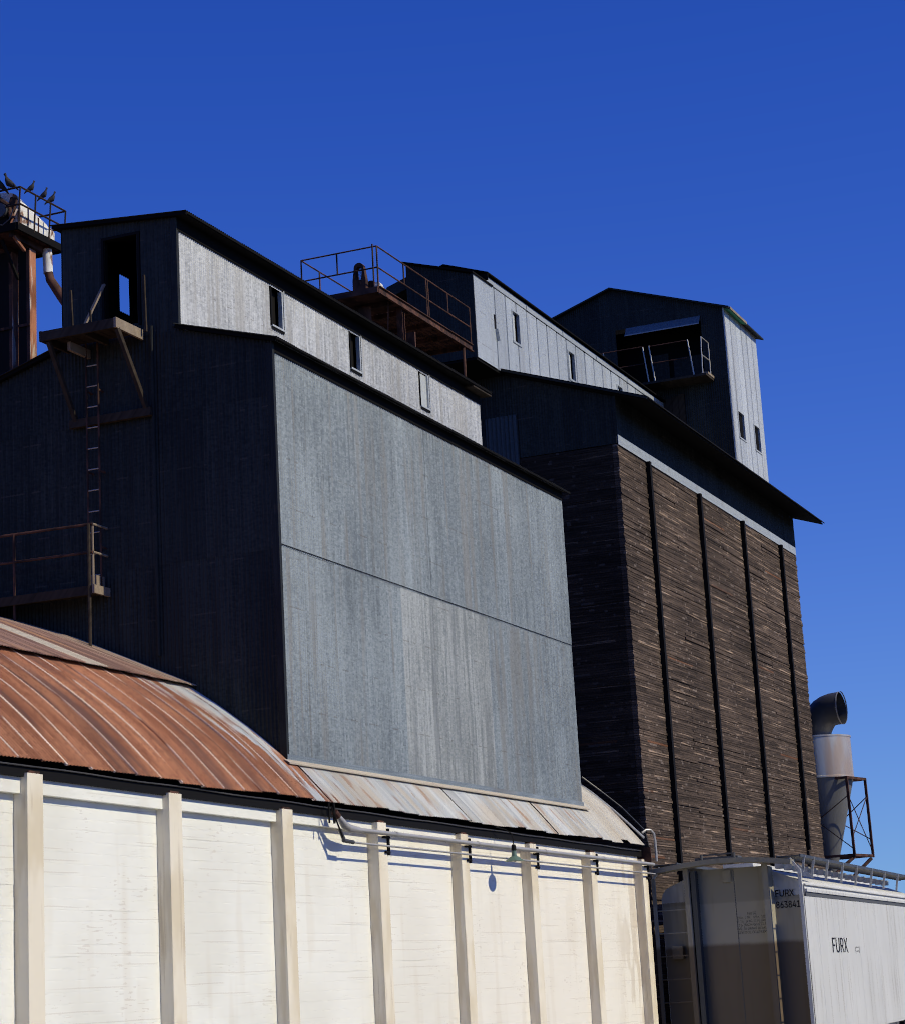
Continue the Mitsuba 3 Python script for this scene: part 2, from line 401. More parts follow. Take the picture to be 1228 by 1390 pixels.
for i, x in enumerate(PIL):
    m = bx(x - PW, x + PW, 0.0, 0.3, -0.25, ztop(x))
    put(WH + "__pilaster", m, "cream_trim")
    put(WH + "__pilaster_cap", bx(x - PW * 0.7, x + PW * 0.7, 0.01, 0.3, ztop(x) + 0.002, ztop(x) + 0.03), "rust_steel")
for a, b in zip(PIL[:-1], PIL[1:]):
    xa, xb = a + PW, b - PW
    # board-formed panel: one body whose courses stand a few millimetres proud or shy of each other
    rows = []
    courses = np.arange(-0.25, 5.25, 0.142)
    V, F = [], []
    xs = np.linspace(xa, xb, 5)
    for zc in courses:
        off = rng.uniform(-0.0025, 0.0025, len(xs)) + rng.uniform(-0.0015, 0.0015)
        for zz, ins in ((zc, 0.0015), (zc + 0.003, 0.0), (zc + 0.139, 0.0), (zc + 0.142, 0.0015)):
            V += [(x_, 0.2 + ins + o, zz) for x_, o in zip(xs, off)]
    n = len(xs)
    for r in range(len(V) // n - 1):
        for c in range(n - 1):
            p0 = r * n + c
            F += [[p0, p0 + 1, p0 + n + 1], [p0, p0 + n + 1, p0 + n]]
    put(WH + "__wall_panel", trimesh.Trimesh(V, F, process=False), "cream_paint")
    xm = (xa + xb) / 2
    bm = bx(xa, xb, 0.1, 0.34, zbeam(xm), ztop(xm) + 0.08)
    # follow the slight fall of the eave
    bm.vertices[:, 2] += -0.008 * (bm.vertices[:, 0] - xm)
    put(WH + "__beam", bm, "cream_paint")
put(WH + "__end_wall", bx(PIL[-1] + PW - 0.2, PIL[-1] + PW - 0.02, 0.31, 20.0, -.25, 5.3), "cream_trim")
put(WH + "__end_wall", bx(PIL[0] - PW, PIL[0] - PW + 0.2, 0.31, 20.0, -.25, 5.3), "cream_trim")

# roof: arch profile (Y, Z)
RP = np.array([(-0.03, 5.485), (0.30, 5.82), (0.62, 6.135), (1.11, 6.57), (1.75, 7.06), (2.35, 7.47)])
RU = np.array([(2.18, 7.44), (2.54, 7.62), (3.36, 7.98), (4.19, 8.37), (5.05, 8.70), (5.92, 9.0), (7.5, 9.42), (9.2, 9.68), (10.6, 9.74), (12.5, 9.55), (15, 8.6), (18, 6.9), (20.3, 5.4)])


def arch(prof, sag=None):
    seg = np.r_[0, np.cumsum(np.hypot(np.diff(prof[:, 0]), np.diff(prof[:, 1])))]

    def path(v):
        y, z = np.interp(v, seg, prof[:, 0]), np.interp(v, seg, prof[:, 1])
        e = 0.05
        dy, dz = np.interp(v + e, seg, prof[:, 0]) - np.interp(v - e, seg, prof[:, 0]), np.interp(v + e, seg, prof[:, 1]) - np.interp(v - e, seg, prof[:, 1])
        L = np.hypot(dy, dz)
        dy, dz = dy / L, dz / L
        return np.stack([0 * y, y, z], -1), np.stack([0 * y, -dz, dy], -1)
    return path, seg[-1]


lowpath, LOWLEN = arch(RP)
uppath, UPLEN = arch(RU)
ROOF = WH + "__roof"
x, i = 8.6, 0
edges = [8.6]
while edges[-1] < 46.2:
    edges.append(edges[-1] + rng.uniform(0.53, 0.60))
edges[-1] = 46.32
for a, b in zip(edges[:-1], edges[1:]):
    fall = 0.0062 * (0.5 * (a + b) - 22)      # the eave falls a little towards the far end
    droop = 0.035 * math.exp(-((a - 26.4) / 0.9) ** 2) + 0.03 * math.sin(a * 1.9) * 0.4

    def path(v, fall=fall, droop=droop):
        q, nn = lowpath(v)
        w = np.clip(1 - v / 1.1, 0, 1)
        q = q - ((fall + droop * w) * w)[..., None] * Z
        return q, nn
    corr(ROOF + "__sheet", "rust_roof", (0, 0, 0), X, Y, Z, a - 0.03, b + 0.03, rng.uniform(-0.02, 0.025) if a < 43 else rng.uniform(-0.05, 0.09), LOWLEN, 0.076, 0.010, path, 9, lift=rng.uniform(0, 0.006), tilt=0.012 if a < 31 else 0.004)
    # the lapped edge of the sheet above its neighbour
    if a < 30.6 or rng.random() < 0.25:
        vv = np.linspace(0.0, LOWLEN - 0.02, 12)
        q, nn = path(vv)
        wdt = rng.uniform(0.022, 0.046) if a < 30.6 else 0.018
        ring = []
        for du, dn in ((-wdt / 2, 0.0), (-wdt / 2, 0.026), (wdt / 2, 0.026), (wdt / 2, 0.0)):
            ring.append(q + nn * dn + np.array([a + du, 0, 0]))
        R4 = np.stack(ring, 1).reshape(-1, 3)
        FF = []
        for m_ in range(len(vv) - 1):
            for c_ in range(3):
                p0 = 4 * m_ + c_
                FF += [[p0, p0 + 1, p0 + 5], [p0, p0 + 5, p0 + 4]]
        FF += [[0, 2, 1], [0, 3, 2]]
        put(ROOF + "__lap_strip", trimesh.Trimesh(R4, FF, process=False), "lap_edge" if a < 30.6 else "black_iron")
PALE = None
x = 8.6
k = 0
while x < 46.2:
    w = rng.uniform(0.56, 0.64)
    e = min(x + w, 46.32)
    pale = 27.1 < (x + e) / 2 < 27.7
    corr(ROOF + "__sheet", "pale_sheet" if pale else "upper_roof", (0, 0, 0), X, Y, Z, x - 0.03, e + 0.03, rng.uniform(-0.015, 0.015), UPLEN, 0.076, 0.010, uppath, 16, lift=0.012 + rng.uniform(0, 0.006), tilt=0.01)
    x = e
    k += 1
put(WH + "__fascia", bar((8.6, 0.07, 5.475), (46.3, 0.07, 5.175), 0.05, 0.15), "black_iron")
for xx in np.arange(9.0, 46.3, 0.61):
    zz = 5.43 - 0.0062 * (xx - 22)
    put(WH + "__rafter", bar((xx, 0.10, zz + 0.12), (xx, 1.2, zz - 0.075 + 1.18), 0.045, 0.09), "dark_roof")
put(WH + "__eave_conduit", sweep([(xx, 0.02, 5.42 - 0.0085 * (xx - 22.7) + 0.006 * math.sin(xx * 2.2)) for xx in np.linspace(8.6, 46.2, 60)], 0.011, 6), "dull_steel")
put(WH + "__verge_trim", sweep([(46.35, y, z + 0.02) for y, z in RP], 0.025, 6), "zinc_bright")
put(WH + "__corner_plate", bx(46.33, 46.36, -0.16, 0.10, 4.98, 5.30), "rust_steel")

# ------------------------------------------------------------------ pipes and lamp on the warehouse wall


def zp(x, z0):
    return z0 - 0.0065 * (x - 31.0)


xs = np.linspace(31.35, 46.62, 40)
put("steam_pipe", cat([sweep([(xx, -0.11, zp(xx, 5.035)) for xx in xs], 0.038, 14)] + [sweep([(xx - 0.04, -0.11, zp(xx, 5.035)), (xx + 0.04, -0.11, zp(xx, 5.035))], 0.046, 14) for xx in (33.0, 36.5, 39.9, 43.3)]), "galv_pipe", 40)
put("steam_pipe__elbow", sweep([(31.62, -0.11, 5.03), (31.35, -0.11, 5.035), (31.20, -0.11, 5.045), (31.06, -0.11, 5.09), (30.97, -0.10, 5.16), (30.90, -0.08, 5.22)], [.046, .060, .066, .062, .050, .042], 14), "galv_pipe", 40)
put("steam_pipe__rusty_plug", sweep([(30.91, -0.085, 5.21), (30.83, -0.06, 5.28)], 0.055, 12), "rust_steel")
lab("steam_pipe", "fat grey pipe running along the top of the cream wall", "pipe")
put("conduit_pipe", sweep([(xx, -0.09, zp(xx, 4.835)) for xx in np.linspace(31.25, 46.75, 30)], 0.017, 10), "galv_pipe", 40)
put("conduit_pipe__fitting", cat([rod((31.05, -0.09, 4.85), (31.40, -0.09, 4.835), 0.032, 10), rod((31.08, -0.09, 4.85), (30.98, -0.07, 5.02), 0.03, 10)]), "dull_steel")
lab("conduit_pipe", "thin grey conduit running just below the fat pipe on the cream wall", "conduit")
for x in PIL[7:]:
    put("steam_pipe__bracket", cat([bx(x + PW - 0.01, x + PW + 0.05, -0.03, 0.12, zp(x, 4.70), zp(x, 5.13)), bx(x - 0.03, x + PW + 0.03, -0.05, -0.004, zp(x, 4.97), zp(x, 5.00)), rod((x + 0.05, -0.02, zp(x, 4.745)), (x + PW + 0.05, -0.02, zp(x, 4.745)), 0.02, 8)]), "black_iron")
put("steam_pipe__hanger", cat([rod((30.62, -0.07, 5.10), (30.62, -0.07, 5.42), 0.016, 6), rod((30.80, -0.07, 5.10), (30.80, -0.07, 5.42), 0.022, 6), rod((30.66, -0.09, 5.35), (31.05, -0.09, 4.88), 0.016, 6)]), "black_iron")

LX, LY, LZ = 37.88, -0.25, 4.73
shade = lathe([(0.0, 0.19), (0.035, 0.19), (0.045, 0.13), (0.05, 0.09), (0.09, 0.07), (0.15, 0.02), (0.195, 0.0), (0.188, 0.0), (0.145, 0.012), (0.085, 0.055), (0.0, 0.07)], 32, (LX, LY))
shade.vertices[:, 2] += LZ
put("pendant_lamp__shade", shade, "enamel_green", 35)
sock = lathe([(0.0, 0.30), (0.03, 0.30), (0.04, 0.27), (0.045, 0.19), (0.0, 0.19)], 16, (LX, LY))
sock.vertices[:, 2] += LZ
put("pendant_lamp__socket", sock, "black_iron", 35)
put("pendant_lamp__stem", sweep([(LX, LY, LZ + 0.30), (LX, LY, LZ + 0.40), (LX, LY + 0.03, LZ + 0.50), (LX - 0.05, LY + 0.12, LZ + 0.58), (LX - 0.3, LY + 0.22, LZ + 0.62)], 0.010, 6), "black_iron")
bulb = trimesh.creation.icosphere(2, 0.04)
bulb.apply_translation((LX, LY, LZ + 0.02))
put("pendant_lamp__bulb", bulb, "galv_pipe", True)
lab("pendant_lamp", "green enamel lamp with a wide shade hanging below the warehouse eave", "lamp")

# ------------------------------------------------------------------ grey corrugated grain elevator
GE = "grain_elevator"
lab(GE, "tall narrow grey corrugated metal grain elevator with a raised head house along its ridge", "grain elevator")
GX0, GX1, GY0, GY1 = 30.60, 44.25, 0.62, 6.33
GW = GE + "__front_wall"
cladding(GW + "__sheet", "zinc_wall", (0, GY0, 0), X, Z, -Y, GX0, GX1, 6.17, 13.05, (9.6,), 0.68, choose=lambda u, z: "zinc_newer" if (35.2 < u < 39.4 and z < 9.6) else "zinc_wall")
put(GW + "__base_flashing", bx(GX0 - 0.02, GX1 + 0.03, GY0 - 0.035, GY0 - 0.02, 6.08, 6.22), "zinc_wall")
fl = trimesh.Trimesh([(GX0 - .15, .585, 6.135), (GX1 + .15, .585, 6.135), (GX1 + .15, .49, 6.07), (GX0 - .15, .49, 6.07), (GX0 - .15, .585, 6.11), (GX1 + .15, .585, 6.11), (GX1 + .15, .49, 6.048), (GX0 - .15, .49, 6.048)],
                     [[0, 2, 1], [0, 3, 2], [4, 5, 6], [4, 6, 7], [2, 3, 7], [2, 7, 6]], process=False)
put(GW + "__roof_flashing", fl, "pale_sheet")
put(GW + "__lap_trim", bx(GX0, GX1, GY0 - 0.022, GY0 - 0.014, 9.585, 9.60), "dark_sheet")


def grake(y):
    return 13.52 - 0.29 * np.maximum(0, np.maximum(2.35 - y, y - 4.60)) - 0.05


GG = GE + "__gable_wall"
HOLE_D = (3.10, 3.76, 13.72, 15.30)
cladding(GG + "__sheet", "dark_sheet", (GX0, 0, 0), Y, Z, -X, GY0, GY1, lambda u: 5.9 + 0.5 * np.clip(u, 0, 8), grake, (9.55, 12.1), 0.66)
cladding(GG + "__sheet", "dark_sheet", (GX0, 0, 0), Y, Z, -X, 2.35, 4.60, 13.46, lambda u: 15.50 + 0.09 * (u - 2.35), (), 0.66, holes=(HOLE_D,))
put(GG + "__corner_trim", bx(GX0 - 0.03, GX0 + 0.05, GY0 - 0.03, GY0 + 0.09, 6.15, 12.95), "dark_sheet")
put(GG + "__corner_trim", bx(GX0 - 0.03, GX0 + 0.05, 2.35 - 0.03, 2.44, 13.53, 15.45), "dark_sheet")
put(GG + "__downpipe", rod((GX0 - 0.05, 2.83, 8.0), (GX0 - 0.05, 2.83, 13.6), 0.03, 8), "dark_sheet")
put(GE + "__rear_wall", bx(GX1 - 0.10, GX1 - 0.02, GY0 + 0.05, GY1, 5.0, 12.9), "dark_sheet")
put(GE + "__side_wall", bx(GX0 + 0.05, GX1 - 0.12, GY1 - 0.1, GY1, 5.0, 12.9), "dark_sheet")


def slab(p, thick=0.05):
    """A thin slab from four corner points (top face), thickness downwards."""
    p = np.asarray(p, float)
    V = np.vstack([p, p - (0, 0, thick)])
    F = [[0, 1, 2], [0, 2, 3], [4, 6, 5], [4, 7, 6]]
    for a in range(4):
        b = (a + 1) % 4
        F += [[a, b + 4, b], [a, a + 4, b + 4]]
    return trimesh.Trimesh(V, F, process=True)


def roof_sheets(key, bsdf, y0, z0, y1, z1, x0, x1, width=0.66, pitch=0.07, amp=0.010, lift=0.0):
    L = math.hypot(y1 - y0, z1 - z0)
    V = np.array([0, (y1 - y0) / L, (z1 - z0) / L])
    N = np.array([0, -V[2], V[1]]) * (1 if V[1] > 0 else -1)
    x = x0
    while x < x1 - 0.05:
        e = min(x + width, x1)
        corr(key, bsdf, (0, y0, z0), X, V, N, x - 0.02, e + 0.02, 0.0, L, pitch, amp, lift=lift + rng.uniform(0, 0.006))
        x = e


GR = GE + "__roof"
roof_sheets(GR + "__sheet", "dark_sheet", 0.44, 12.985, 2.35, 13.54, 30.46, 44.42)
roof_sheets(GR + "__sheet", "dark_sheet", 4.60, 13.54, 6.50, 12.985, 30.46, 44.42)
put(GW + "__eave_shade_strip", bx(GX0, GX1, GY0 - .03, GY0 - .012, 12.80, 13.0), "dark_roof")  # black strip added to deepen the eave shadow on the wall
put(GR + "__fascia", bx(30.46, 44.42, 0.445, 0.46, 12.955, 12.99), "dark_roof")
put(GR + "__rake_board", bar((30.50, 0.5, 12.96), (30.50, 2.35, 13.50), 0.04, 0.06), "dark_roof")
put(GR + "__rake_board", bar((30.50, 4.6, 13.50), (30.50, 6.45, 12.96), 0.04, 0.06), "dark_roof")

HH = GE + "__head_house"
WINS = [(34.02, 34.48), (37.36, 37.82), (40.75, 41.20)]
cladding(HH + "__sheet", "zinc_bright", (0, 2.35, 0), X, Z, -Y, GX0 + 0.02, 44.12, 13.40, 15.47, (), 0.62, holes=[(a, b, 14.45, 15.20) for a, b in WINS])
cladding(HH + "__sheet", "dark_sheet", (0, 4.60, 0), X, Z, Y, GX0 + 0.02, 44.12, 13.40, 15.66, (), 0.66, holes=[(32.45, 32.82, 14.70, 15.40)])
put(HH + "__eave_shade_strip", bx(GX0, 44.1, 2.318, 2.336, 15.235, 15.47), "dark_roof")  # dark strip standing in for the roof's shadow along the wall top
put(HH + "__end_wall", bx(44.04, 44.10, 2.40, 4.58, 13.40, 15.45), "dark_sheet")
put(HH + "__floor", bx(30.65, 44.0, 2.40, 4.55, 13.50, 13.56), "dark_roof")
put(HH + "__partition", bx(33.35, 33.42, 2.40, 4.55, 13.56, 15.42), "dark_roof")
for j, (a, b) in enumerate(WINS):
    put(HH + "__window", cat([bx(b - .05, b - .005, 2.318, 2.40, 14.43, 15.20), bx(a, b, 2.31, 2.40, 14.43, 14.465), bx(b + .02, b + .07, 2.322, 2.336, 14.40, 15.24)]), "zinc_tower")
    put(HH + "__window_edge", cat([bx(a - .012, a + .015, 2.325, 2.42, 14.45, 15.2), bx(b - .002, b + .02, 2.315, 2.42, 14.40, 15.24), bx(a, b, 2.33, 2.345, 14.385, 14.425)]), "black_iron")
    put(HH + "__window_infill", bx(a + .05, b - .05, 2.46 if j < 2 else 2.36, 2.48 if j < 2 else 2.38, 14.46, 15.18), "black_iron" if j < 2 else "window_board")  # black sheets stand in for dark openings; the pale one is a board
HR = GE + "__head_house_roof"
roof_sheets(HR + "__sheet", "dark_sheet", 2.07, 15.50, 4.78, 15.745, 30.50, 44.25)
put(HR + "__soffit", slab([(30.53, 2.10, 15.475), (44.22, 2.10, 15.475), (44.22, 4.72, 15.70), (30.53, 4.72, 15.70)], 0.03), "dark_roof")
put(HR + "__fascia", bx(30.52, 44.22, 2.075, 2.09, 15.455, 15.50), "dark_roof")
put(HR + "__fascia", bar((30.51, 2.08, 15.46), (30.51, 4.74, 15.70), 0.035, 0.05), "dark_roof")
put(HR + "__soffit_board", bx(43.2, 44.25, 2.10, 2.34, 15.41, 15.45), "old_wood")

# door reveal of the head house
DK = GE + "__doorway"
put(DK, cat([bx(GX0 - .02, GX0 + .12, 3.05, 3.10, 13.68, 15.35), bx(GX0 - .02, GX0 + .12, 3.76, 3.81, 13.68, 15.35), bx(GX0 - .02, GX0 + .12, 3.10, 3.76, 15.30, 15.35)]), "black_iron")

# ------------------------------------------------------------------ wooden landing high on the gable
LP = "wooden_landing"
lab(LP, "weathered timber landing on braces below the doorway high on the dark gable", "platform")
PX0, PX1, PY0, PY1, PZ = 29.71, 30.54, 3.03, 4.42, 13.55
for j, y in enumerate(np.linspace(PY0, PY1, 9)[:-1]):
    put(LP + "__deck_plank", bx(PX0 + rng.uniform(-.02, .02), PX1, y + 0.006, y + (PY1 - PY0) / 8 - 0.006, PZ - 0.045, PZ), "old_wood")
put(LP + "__edge_beam", bx(PX0 - 0.05, PX0, PY0, PY1, PZ - 0.17, PZ - 0.005), "old_wood")
put(LP + "__side_beam", bx(PX0 - 0.05, PX1, PY0 - 0.05, PY0 - 0.003, PZ - 0.17, PZ + 0.005), "pale_wood")  # same timber made paler: sunlight on this side put into the colour
put(LP + "__side_beam", bx(PX0 - 0.05, PX1, PY1 + 0.003, PY1 + 0.05, PZ - 0.17, PZ + 0.005), "old_wood")
put(LP + "__joist", bx(PX0, PX1, 3.66, 3.72, PZ - 0.15, PZ - 0.05), "old_wood")
put(LP + "__brace", bar((PX0 + 0.03, PY0 - 0.02, PZ - 0.17), (30.50, PY0 - 0.10, 12.16), 0.07), "old_wood")
put(LP + "__brace", bar((PX0 + 0.03, PY1 - 0.08, PZ - 0.17), (30.50, 4.30, 12.14), 0.07), "old_wood")
put(LP + "__wall_beam", bx(30.46, 30.555, 2.84, 4.42, 12.04, 12.18), "old_wood")
put(LP + "__bracket", bx(PX0 + 0.2, PX1, 4.02, 4.08, PZ - 0.33, PZ - 0.18), "pale_wood")
put(LP + "__rail_post", bar((30.0, 4.03, PZ), (30.0, 4.06, 14.30), 0.035), "old_wood")
put(LP + "__rail_post", bar((30.0, 3.67, PZ), (30.0, 3.68, 13.88), 0.03), "old_wood")
put(LP + "__rail_post", bar((30.48, 2.90, PZ - .05), (30.48, 2.92, 14.50), 0.04), "old_wood")
put("loose_board", bar((30.02, 3.86, PZ + 0.005), (30.48, 3.70, 14.47), 0.07, 0.03), "pale_wood")
lab("loose_board", "pale loose board leaning against the dark gable on the timber landing", "board")

# steel ladder
LD = "ladder"
lab(LD, "thin rusty steel ladder climbing the dark gable below the landing", "ladder")
for y in (4.03, 3.80):
    put(LD + "__rail", rod((30.40, y, 9.2), (30.40, y, 13.45), 0.017, 8), "rust_steel")
for k, z in enumerate(np.arange(9.45, 13.3, 0.36)):
    put(LD + "__rung", rod((30.40, 3.80, z), (30.40, 4.03, z), 0.011, 6), "galv_pipe")
for z in (9.9, 11.2, 12.6):
    for yy in (4.02, 3.79):
        put(LD + "__standoff", bx(30.40, 30.59, yy, yy + .02, z, z + .03), "rust_steel")

# lower service balcony
SB = "service_balcony"
lab(SB, "dark steel service balcony with pipe railings low on the gable above the rusty roof", "balcony")
BX, BY0, BY1, BZ = 30.12, 3.78, 7.6, 9.20
put(SB + "__deck", bx(BX, 30.56, BY0, BY1, BZ - 0.06, BZ), "old_wood")
put(SB + "__edge_beam", bx(BX - 0.05, BX - .003, BY0, BY1, BZ - 0.13, BZ + 0.02), "old_wood")
put(SB + "__toe_board", bx(BX - 0.05, 30.56, BY0 - 0.05, BY0 - .004, BZ - 0.11, BZ + 0.03), "pale_wood")
for z in (BZ + 1.05, BZ + 0.58):
    put(SB + "__rail", rod((BX, BY0, z), (BX, BY1, z + .05), 0.022, 8), "rust_steel")
    put(SB + "__rail", rod((BX, BY0, z), (30.56, BY0, z), 0.022, 8), "pale_wood")
put(SB + "__post", rod((BX + 0.03, BY0 + 0.02, BZ), (BX + 0.03, BY0 + 0.02, BZ + 1.07), 0.022, 8), "pale_wood")
put(SB + "__post", rod((BX - 0.03, BY0 + 0.06, 8.18), (BX - 0.03, BY0 + 0.06, BZ + 1.05), 0.03, 8), "old_wood")
put(SB + "__post", rod((BX - 0.01, 5.30, 8.70), (BX - 0.01, 5.30, BZ + 1.07), 0.022, 8), "rust_steel")
put(SB + "__post", rod((BX - 0.01, 6.9, 9.2), (BX - 0.01, 6.9, BZ + 1.07), 0.022, 8), "rust_steel")
put("crate", bx(30.25, 30.50, 3.80, 3.95, BZ + 0.002, BZ + 0.22), "pale_wood")
lab("crate", "small wooden box standing at the right end of the service balcony", "box")

# ------------------------------------------------------------------ bucket elevator with its platform, left of the head house
BE = "bucket_elevator"
lab(BE, "rusty twin-leg bucket elevator with a peeling white head at the left edge of the roofs", "bucket elevator")
for (y0, y1) in ((6.97, 7.21), (7.36, 7.76)):
    put(BE + "__leg", bx(33.15, 33.36, y0, y1, 8.0, 16.55), "black_iron")  # leg front blackened, its shade put into the colour
    put(BE + "__leg_lit_plate", bx(33.155, 33.37, y0 - .012, y0 - .003, 8.0, 16.54), "leg_rust")  # added plate in lighter rust for the leg's sunlit side
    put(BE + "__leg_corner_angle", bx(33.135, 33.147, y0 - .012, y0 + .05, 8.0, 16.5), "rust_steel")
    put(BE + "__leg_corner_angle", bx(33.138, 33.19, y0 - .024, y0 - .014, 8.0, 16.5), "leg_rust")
    for zz in (11.2, 13.1, 15.0):
        put(BE + "__leg_flange", bx(33.11, 33.13, y0 - .03, y1 + .03, zz, zz + .05), "rust_steel")
put(BE + "__tie_bar", bar((33.13, 7.35, 13.15), (33.5, 6.93, 13.10), 0.04), "leg_rust")
BPZ = 16.76
put(BE + "__platform", bx(32.5, 34.0, 6.79, 8.6, BPZ - 0.05, BPZ), "rust_steel")
put(BE + "__platform_edge", cat([bx(32.46, 34.04, 6.74, 6.787, BPZ - 0.09, BPZ + 0.05), bx(32.45, 32.497, 6.79, 8.6, BPZ - 0.09, BPZ + 0.05), bx(34.003, 34.04, 6.79, 8.6, BPZ - 0.09, BPZ + 0.05)]), "dark_roof")
for yy in (6.95, 7.5):
    put(BE + "__platform_beam", bx(32.55, 33.9, yy, yy + .06, BPZ - 0.17, BPZ - 0.052), "rust_steel")
RT = 17.50
for z in (RT, RT - 0.34):
    put(BE + "__guard_rail", rod((32.48, 6.70, z), (34.02, 6.70, z), 0.018, 6), "dark_rust")
    put(BE + "__guard_rail", rod((32.48, 6.70, z), (32.48, 8.6, z), 0.018, 6), "dark_rust")
    put(BE + "__guard_rail", rod((34.02, 6.70, z), (34.02, 8.6, z), 0.018, 6), "dark_rust")
for (xx, yy) in ((32.48, 6.72), (33.0, 6.72), (33.5, 6.72), (34.02, 6.72), (32.48, 7.4), (34.02, 7.9)):
    put(BE + "__guard_post", rod((xx, yy + .03, BPZ), (xx, yy - .02, RT), 0.018, 6), "dark_rust")
# head housing: rounded hood over the two legs
from shapely.geometry import Polygon
prof = [(6.90, 16.80), (6.86, 17.0), (6.86, 17.3)] + [(7.30 - 0.44 * math.cos(a), 17.3 + 0.27 * math.sin(a)) for a in np.linspace(0.15, math.pi - .15, 12)] + [(7.74, 17.3), (7.70, 16.80)]
hd = trimesh.creation.extrude_polygon(Polygon(prof), 0.92, engine="earcut")
hd.apply_transform(np.array([[0, 0, 1, 32.72], [1, 0, 0, 0], [0, 1, 0, 0], [0, 0, 0, 1.0]]))
tt = np.clip((hd.vertices[:, 0] - 32.72) / 0.92, 0, 1)
hd.vertices[:, 2] = 16.8 + (hd.vertices[:, 2] - 16.8) * (1 - 0.42 * tt)
put(BE + "__head_hood", hd, "peeling_white", 30)
for xx in (32.95, 33.3):
    put(BE + "__hood_seam", bx(xx, xx + .02, 6.845, 6.857, 16.85, 17.3 - (xx - 32.72) * .22), "rust_steel")
put(BE + "__hood_base", bx(32.68, 33.9, 6.83, 6.95, 16.77, 16.86), "rust_steel")
lo = lathe([(0.0, 0.0), (0.20, 0.0), (0.20, 0.24), (0.15, 0.32), (0.0, 0.32)], 20, (33.72, 7.0))
lo.vertices[:, 2] += 16.77
put(BE + "__gear_case", lo, "peeling_white", 30)
mt = cat([rod((32.54, 7.16, 17.12), (32.71, 7.16, 17.12), 0.16, 18), bx(32.55, 32.71, 7.04, 7.28, 16.77, 16.98)])
put(BE + "__motor", mt, "black_iron", 30)
put(BE + "__belt_guard", bar((32.64, 7.05, 17.05), (32.64, 6.94, 17.38), 0.06, 0.14), "rust_steel")
put(BE + "__spout", sweep([(33.70, 6.92, 16.70), (33.70, 6.90, 16.25), (33.70, 6.86, 16.05), (33.70, 6.62, 15.68), (33.70, 6.02, 14.78), (33.70, 5.10, 13.42)], [.085, .08, .085, .095, .095, .095], 16), "rust_steel", 40)
put(BE + "__spout_collar", sweep([(33.70, 6.92, 16.66), (33.70, 6.90, 16.18)], 0.092, 16), "peeling_white", 40)


put(BE + "__motor_fan_cover", rod((32.46, 7.16, 17.12), (32.535, 7.16, 17.12), 0.14, 18), "dull_steel", 30)
put(BE + "__gear_reducer", bx(32.50, 32.70, 7.42, 7.66, 16.77, 17.25), "black_iron")
put(BE + "__drive_belt_guard", sweep([(32.60, 7.62, 17.36), (32.60, 7.45, 17.44), (32.60, 7.25, 17.40), (32.60, 7.05, 17.22), (32.60, 6.96, 16.95)], 0.055, 8), "rust_steel")
put(BE + "__cable_loop", sweep([(32.48, 7.30, 17.0), (32.44, 7.22, 16.86), (32.45, 7.08, 16.80), (32.47, 6.94, 16.90), (32.49, 6.86, 17.1)], 0.012, 6), "dull_steel")
put(BE + "__torque_arm", bar((32.55, 7.0, 16.78), (32.66, 6.90, 17.15), 0.05, 0.03), "leg_rust")
put(BE + "__support_angle", bar((32.6, 6.93, 16.60), (32.95, 6.93, 16.42), 0.05), "leg_rust")
put(BE + "__knee_brace", bar((32.6, 7.2, 16.58), (33.14, 7.2, 15.95), 0.05), "black_iron")


def bird(key, x, y, z, yaw, s=1.0, lean=0.5):
    m = trimesh.creation.icosphere(3, 1.0)
    v = m.vertices
    # one continuous body: breast, neck and head at +x, tail at -x
    t = v[:, 0].copy()
    out = np.zeros_like(v)
    ax = np.array([(-1.0, -.19, -.075, .012), (-.6, -.12, -.03, .026), (-.2, -.04, .0, .055), (.15, .03, .02, .066), (.45, .07, .065, .05), (.7, .085, .11, .033), (.88, .10, .135, .034), (1.0, .135, .137, .004)])
    cx, cz, rr = (np.interp(t, ax[:, 0], ax[:, k]) for k in (1, 2, 3))
    ring = np.hypot(v[:, 1], v[:, 2])
    ring = np.where(ring > 1e-6, ring, 1)
    full = np.minimum(1, np.hypot(v[:, 1], v[:, 2]) / np.maximum(np.sqrt(np.maximum(1 - t * t, 0)), 1e-3))
    out[:, 0] = cx
    out[:, 1] = v[:, 1] / ring * rr * full * (np.where(t < -.5, 1.4, 0.9))
    out[:, 2] = cz + v[:, 2] / ring * rr * full
    m.vertices = out * s
    R = trimesh.transformations.rotation_matrix(yaw, (0, 0, 1)) @ trimesh.transformations.rotation_matrix(-lean * 0.6, (0, 1, 0))
    m.apply_transform(R)
    m.apply_translation((x, y, z + 0.085 * s))
    put(key + "__body", m, "feather", True)
    legs = cat([rod((x + .01, y - .02, z), (x, y - .02, z + .05), .005, 5), rod((x + .01, y + .02, z), (x, y + .02, z + .05), .005, 5)])
    put(key + "__legs", legs, "feather_breast")


BIRDS = [(32.48, 7.13, 2.6, 1.0, "dark pigeon at the far left end of the bucket elevator's front rail"),
         (32.48, 6.95, 1.9, 1.15, "large dark pigeon upright on the front rail near its corner"),
         (32.85, 6.70, -1.0, 0.85, "pigeon perched on the side rail nearest the rail corner"),
         (33.28, 6.70, -1.2, 0.85, "pigeon on the middle of the side rail above the white hood"),
         (33.55, 6.70, -0.9, 0.9, "pigeon perched farthest down the side rail, tail to the hood")]
for j, (x, y, yaw, s, t) in enumerate(BIRDS):
    key = "pigeon" if j == 0 else f"pigeon_{j:03d}"
    bird(key, x, y, RT + 0.018, yaw, s)
    lab(key, t, "pigeon", "pigeons on the bucket elevator's railing")

